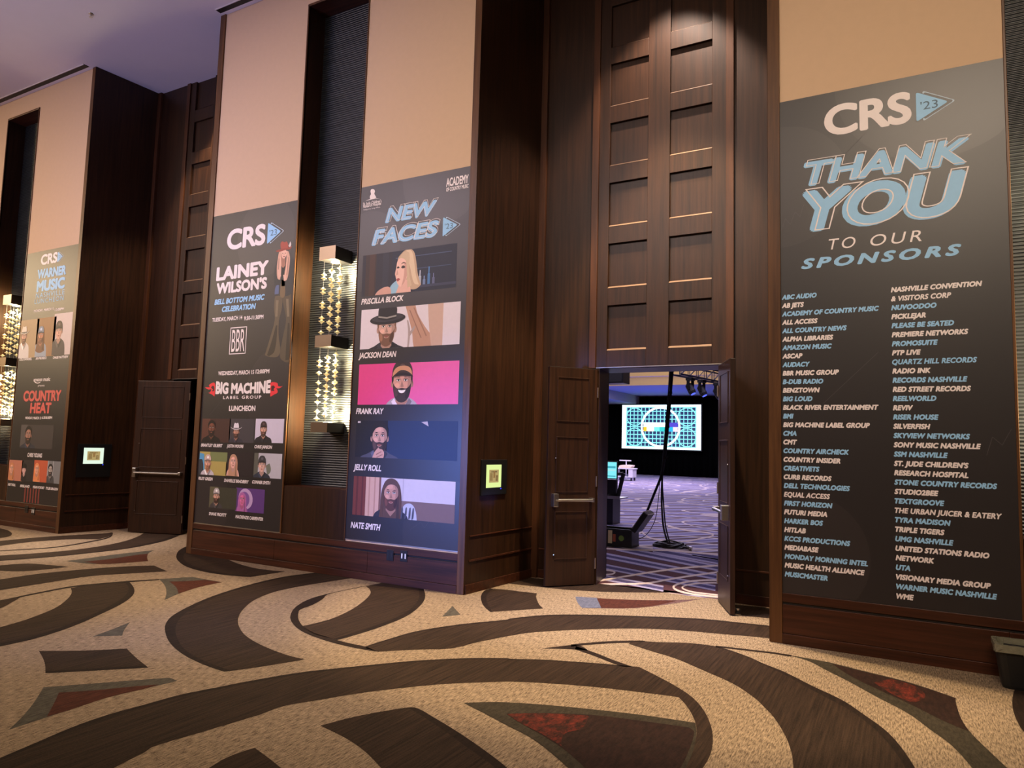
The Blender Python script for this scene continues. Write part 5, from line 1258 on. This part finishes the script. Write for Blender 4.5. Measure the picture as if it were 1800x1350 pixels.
def speaker():
    y = 12.0; A = onY(1060, 649, y); B = onY(1095, 673, y)
    r = thing('hanging_loudspeaker', ((A.x+B.x)/2, y+0.3, A.z), 'black loudspeaker box hanging from the ballroom ceiling', 'speaker')
    m = MB(); m.box((A.x, y, B.z), (B.x, y+0.55, A.z), M_BLACKG); m.build('cabinet', r, bevel=0.01)
    m = MB(); m.box((A.x+0.03, y-0.012, B.z+0.03), (B.x-0.03, y, A.z-0.03), M_BLACK); m.build('grille', r)
    m = MB()
    for x in (A.x+0.1, B.x-0.1): m.tube([(x, y+0.3, A.z), (x, y+0.3, 7.19)], 0.012, M_BLACK, 6)
    m.build('hanging_cable', r)
speaker()

def truss():
    a = onZ(1188, 648, 3.75); b = onZ(1285, 668, 3.75)
    d = (b-a).normalized(); L = (b-a).length; up = Vector((0, 0, 1)); s = d.cross(up)
    r = thing('lighting_truss', a, 'silver lighting truss carrying three black stage lights in the ballroom', 'truss')
    al = plain('aluminium_tube', (70, 72, 92), 0.35, 0.9)
    W2 = 0.15
    for i in (-1, 1):
        for j in (-1, 1):
            m = MB(); m.tube([a+s*W2*i+up*W2*j, b+s*W2*i+up*W2*j], 0.025, al, 8); m.build('chord', r)
    m = MB(); n = max(4, int(L/0.45))
    for k in range(n):
        p = a+d*(L*k/n); q = a+d*(L*(k+1)/n)
        for i in (-1, 1):
            m.tube([p+s*W2*i-up*W2, q+s*W2*i+up*W2], 0.012, al, 6); m.tube([p+s*W2*i+up*W2, p+s*W2*i-up*W2], 0.012, al, 6)
        m.tube([p-s*W2-up*W2, q+s*W2-up*W2], 0.012, al, 6)
    m.build('lattice', r)
    m = MB()
    for u in (0.15, 0.85): m.tube([a+d*L*u+up*W2, a+d*L*u+up*(7.18-a.z)], 0.02, M_BLACK, 6)
    m.build('hoist_chain', r)
    labs = ['black moving-head stage light, leftmost of three under the truss', 'black moving-head stage light, middle of three under the truss', 'black moving-head stage light, rightmost of three under the truss']
    for k, (u, dr) in enumerate(((0.24, 0.30), (0.44, 0.26), (0.73, 0.26))):
        p = a+d*L*u-up*W2
        t = thing('moving_head_light', p, labs[k], 'stage light', 'moving-head lights on the truss')
        m = MB(); m.obox(p-d*0.11-s*0.09-up*0.10, d*0.22, s*0.18, up*0.08, M_BLACKG); m.tube([p-up*0.02, p+up*0.05], 0.02, M_BLACK, 8); m.build('base', t, bevel=0.008)
        for sg in (-1, 1):
            m = MB(); m.obox(p+d*(0.13*sg-0.02)-s*0.04-up*0.34, d*0.04, s*0.08, up*0.26, M_BLACKG); m.build('yoke_arm', t, bevel=0.006)
        c = p-up*0.32; ax = (-s*0.5-up*0.85).normalized() if s.y > 0 else (s*0.5-up*0.85).normalized()
        m = MB(); m.tube([c-ax*0.16, c-ax*0.12, c+ax*0.10, c+ax*0.17], [0.05, 0.09, 0.105, 0.085], M_BLACK, 14); h = m.build('head', t)
        m = MB(); m.tube([c+ax*0.168, c+ax*0.178], 0.07, emit('lens_blue', (90, 110, 255), 1.2), 14); m.build('lens', h)
truss()

def cables():
    Y = 5.2
    def p(px, py, dy=0.0): return onY(px, py, Y+dy)
    def smooth3(P, n=6):
        out = []
        for i in range(len(P)-1):
            a = P[max(i-1, 0)]; b = P[i]; c = P[i+1]; d = P[min(i+2, len(P)-1)]
            for k in range(n):
                t = k/n
                out.append(0.5*((2*b)+(c-a)*t+(2*a-5*b+4*c-d)*t*t+(3*b-a-3*c+d)*t**3))
        return out+[P[-1]]
    r = thing('cable_bundle', p(1160, 830), 'thick black cable bundle hanging down through the middle of the doorway', 'cable')
    paths = [[(1185, 560), (1180, 640), (1178, 690), (1172, 750), (1167, 800), (1164, 840), (1163, 880), (1166, 925), (1174, 955)],
             [(1189, 560), (1183, 640), (1179, 690), (1174, 750), (1169, 800), (1163, 834), (1150, 868), (1137, 900), (1131, 916)],
             [(1187, 560), (1182, 640), (1177, 690), (1171, 750), (1166, 800), (1161, 836), (1158, 870), (1152, 912), (1138, 938), (1122, 948)],
             [(1183, 560), (1178, 640), (1175, 690), (1170, 750), (1166, 800), (1164, 838), (1166, 880), (1170, 925), (1178, 956)]]
    for i, P in enumerate(paths):
        rad = (0.016, 0.022, 0.006, 0.012)[i]
        m = MB(); m.tube(smooth3([p(a, b, 0.012*i) for a, b in P]), rad, M_RUBBER, 8); m.build('cable_strand', r, smooth=True)
    m = MB()
    for py in (690, 750, 805):
        q = p(1169+(805-py)*0.08, py, 0.015); m.tube([q-Vector((0, 0, 0.02)), q+Vector((0, 0, 0.02))], 0.034, M_BLACK, 10)
    m.build('tape_wrap', r)
    c = onZ(1174, 961)
    r = thing('cable_coil', (c.x, c.y, 0), 'coiled dark cable lying on the ballroom carpet', 'cable coil')
    random.seed(5)
    for k in range(5):
        m = MB(); rx = 0.24+0.02*k*(1 if k % 2 else -1); ry = 0.20+0.015*k; z = 0.016+0.022*(k % 3)
        m.tube([(c.x+0.02*k+rx*math.cos(t*math.pi/18), c.y+0.01*k+ry*math.sin(t*math.pi/18), z+0.012*math.sin(t*0.5+k)) for t in range(36)], 0.014, M_RUBBER, 8, closed=True); m.build('loop', r, smooth=True)
    m = MB(); m.tube([(c.x+0.22, c.y-0.08, 0.03), (c.x+0.34, c.y-0.14, 0.03), (c.x+0.42, c.y-0.16, 0.028)], [0.014, 0.02, 0.026], M_RUBBER, 8)
    o = m.build('plug', r, smooth=True)
    m = MB(); m.tube([(c.x+0.40, c.y-0.158, 0.028), (c.x+0.44, c.y-0.165, 0.028)], 0.029, M_STEEL, 10); m.build('metal_collar', o)
cables()

def road_case():
    fl = onZ(1052, 966); fr = onZ(1110, 960)
    y0 = 4.55; x1 = onY(1110, 955, y0).x; x0 = x1-0.62; h = onY(1100, 931, y0).z; dpt = 0.36
    r = thing('equipment_trunk', ((x0+x1)/2, y0+dpt/2, 0), 'black equipment trunk with its lid tilted open, just inside the doorway', 'trunk')
    m = MB(); T = 0.018
    m.box((x0, y0, 0.02), (x1, y0+T, h), M_BLACKG); m.box((x0, y0+dpt-T, 0.02), (x1, y0+dpt, h), M_BLACKG); m.box((x0, y0+T, 0.02), (x0+T, y0+dpt-T, h), M_BLACKG); m.box((x1-T, y0+T, 0.02), (x1, y0+dpt-T, h), M_BLACKG); m.box((x0, y0, 0.0), (x1, y0+dpt, 0.02), M_BLACKG)
    m.build('trunk_body', r, bevel=0.006)
    for za in (0.0, h-0.03):
        m = MB(); m.box((x0-0.004, y0-0.005, za), (x1+0.004, y0, za+0.03), M_RUBBER); m.box((x1, y0, za), (x1+0.005, y0+dpt, za+0.03), M_RUBBER); m.build('edge_band', r)
    # lid: hinged on the right edge, leaning up to the right
    A = Vector((x1-0.02, y0, h)); top = onY(1131, 899, y0); dl = Vector((top.x-A.x, 0, top.z-A.z)); n = Vector((dl.z, 0, -dl.x)).normalized()
    m = MB(); m.obox(A, dl, Vector((0, dpt, 0)), n*0.09, M_BLACKG); o = m.build('lid', r, bevel=0.01)
    m = MB(); m.obox(A+dl*0.12+Vector((0, -0.006, 0)), dl*0.76, Vector((0, 0.006, 0)), n*0.012, M_STEEL); m.obox(A+dl*0.97+Vector((0, 0.02, 0)), dl*0.03, Vector((0, dpt-0.04, 0)), n*0.092, M_STEEL); m.build('lid_trim', o)
    m = MB(); cx = onY(1092, 947, y0).x
    m.lathe([(0.0, 0.0), (0.045, 0.0), (0.045, -0.003), (0.0, -0.003)], (cx, y0-0.001, h*0.5), plain('sticker_green', (96, 120, 58), 0.5), 16, 'Y'); m.build('round_sticker', r)
    m = MB(); cx = onY(1074, 950, y0).x
    m.box((cx-0.05, y0-0.004, 0.05), (cx+0.02, y0-0.001, 0.26), plain('sticker_cream', (206, 190, 160), 0.6)); m.box((cx+0.03, y0-0.004, 0.08), (cx+0.08, y0-0.001, 0.2), plain('sticker_rust', (150, 74, 56), 0.6)); m.build('paper_stickers', r)
road_case()

def stand():
    Y = 7.6
    A = onY(1066, 812, Y); B = onY(1083.5, 841, Y); f = onZ(1068, 925).y
    xb0 = onY(1050, 900, Y).x; xb1 = onY(1077, 900, Y).x
    zt = onY(1070, 876, Y).z
    r = thing('operator_lectern', ((xb0+xb1)/2, Y+0.2, 0), 'dark operator lectern with a metal tray and a slanted arm inside the ballroom', 'lectern')
    m = MB(); m.box((xb0, Y, 0.0), (xb1, Y+0.45, zt), M_BLACKG); m.build('cabinet', r, bevel=0.008)
    m = MB(); xt = onY(1092, 872, Y).x; m.box((xb0, Y-0.10, zt), (xt, Y+0.40, zt+0.025), M_STEEL); m.box((xb0, Y-0.10, zt+0.025), (xt, Y-0.085, zt+0.06), M_STEEL); m.build('tray', r)
    m = MB(); p0 = onY(1086, 868, Y+0.1); p1 = onY(1096, 832, Y+0.1); p2 = onY(1087, 833, Y+0.14)
    p0.z = zt+0.02
    m.tube([p0, p0+(p1-p0)*0.5, p1], 0.045, M_BLACK, 8); m.tube([p1, p2], 0.03, M_BLACK, 8); m.build('arm', r)
    m = MB(); m.box((A.x-0.02, Y+0.06, zt+0.025), (B.x-0.03, Y+0.16, B.z-0.03), M_BLACKG); m.build('pillar', r)
    t = thing('monitor', ((A.x+B.x)/2, Y, B.z), 'small monitor glowing pale cyan on the dark lectern', 'monitor')
    m = MB(); m.box((A.x-0.15, Y+0.005, B.z-0.02), (B.x+0.015, Y+0.045, A.z+0.02), M_BLACK); m.build('casing', t, bevel=0.004)
    m = MB(); m.box((A.x-0.13, Y-0.001, B.z), (B.x, Y+0.005, A.z), emit('monitor_cyan', (120, 216, 226), 1.3)); o = m.build('display', t)
    m = MB()
    for k, (a, b) in enumerate(((0.62, 0.75), (0.45, 0.55), (0.1, 0.16))): m.box((A.x-0.10, Y-0.0025, B.z+(A.z-B.z)*a), (B.x-0.02, Y-0.001, B.z+(A.z-B.z)*b), emit('monitor_band%d' % k, (70, 170, 190) if k != 1 else (170, 236, 240), 1.0))
    m.build('screen_rows', o)
stand()

def cart():
    Y = 27.0; A = onY(1081, 812, Y); B = onY(1112, 812, Y)
    x0, x1 = A.x, B.x; Z = lambda py: onY(1100, py, Y).z
    pale = plain('pale_laminate', (206, 202, 214), 0.5); zt = Z(823)
    r = thing('service_cart', ((x0+x1)/2, Y+0.3, 0), 'pale wheeled service cart far inside the ballroom', 'cart')
    m = MB(); m.box((x0, Y, zt-0.05), (x1+0.05, Y+0.6, zt), pale); m.build('top_shelf', r, bevel=0.01)
    m = MB(); m.box((x0, Y, 0.16), (x1, Y+0.6, 0.20), pale); m.build('bottom_shelf', r, bevel=0.01)
    m = MB(); m.box((x1-0.22, Y+0.02, 0.2), (x1, Y+0.58, zt-0.05), pale); m.build('side_panel', r)
    m = MB(); m.box((x0, Y+0.02, 0.2), (x0+0.05, Y+0.58, zt-0.05), pale); m.build('side_panel', r)
    for dx in (0.08, x1-x0-0.08):
        for dy in (0.06, 0.54):
            m = MB(); m.lathe([(0.0, -0.02), (0.075, -0.02), (0.075, 0.02), (0.0, 0.02)], (x0+dx, Y+dy, 0.075), M_BLACK, 12, 'X'); m.build('wheel', r)
    t = thing('linen_stack', ((x0+x1)/2, Y+0.3, zt+0.012), 'folded cream linen lying on the pale service cart', 'linen')
    m = MB()
    lin_ = plain('cream_linen', (226, 206, 184), 0.9)
    m.prism(smooth2([(x0+0.18, zt+0.012), (x0+0.22, zt+0.12), (x0+0.5, zt+0.16), (x1-0.06, zt+0.15), (x1-0.1, zt+0.05), (x1-0.2, zt+0.012)]), Y+0.05, Y+0.5, lin_, lambda u, v, w: (u, w, v)); m.build('folded_cloth', t)
    t = thing('folding_stand', (x0+0.3, Y+0.8, 0), 'white T shaped stand behind the service cart', 'stand')
    m = MB(); m.box((x0-0.05, Y+0.76, Z(811)), (x0+0.55, Y+0.84, Z(809)), pale); m.build('crossbar', t)
    m = MB(); m.tube([(x0+0.3, Y+0.8, 0.0), (x0+0.3, Y+0.8, Z(811))], 0.03, pale, 8); m.build('post', t)
    m = MB(); m.lathe([(0.0, 0.0), (0.22, 0.0), (0.22, 0.02), (0.0, 0.03)], (x0+0.3, Y+0.8, 0.0), pale, 16); m.build('foot', t)
cart()
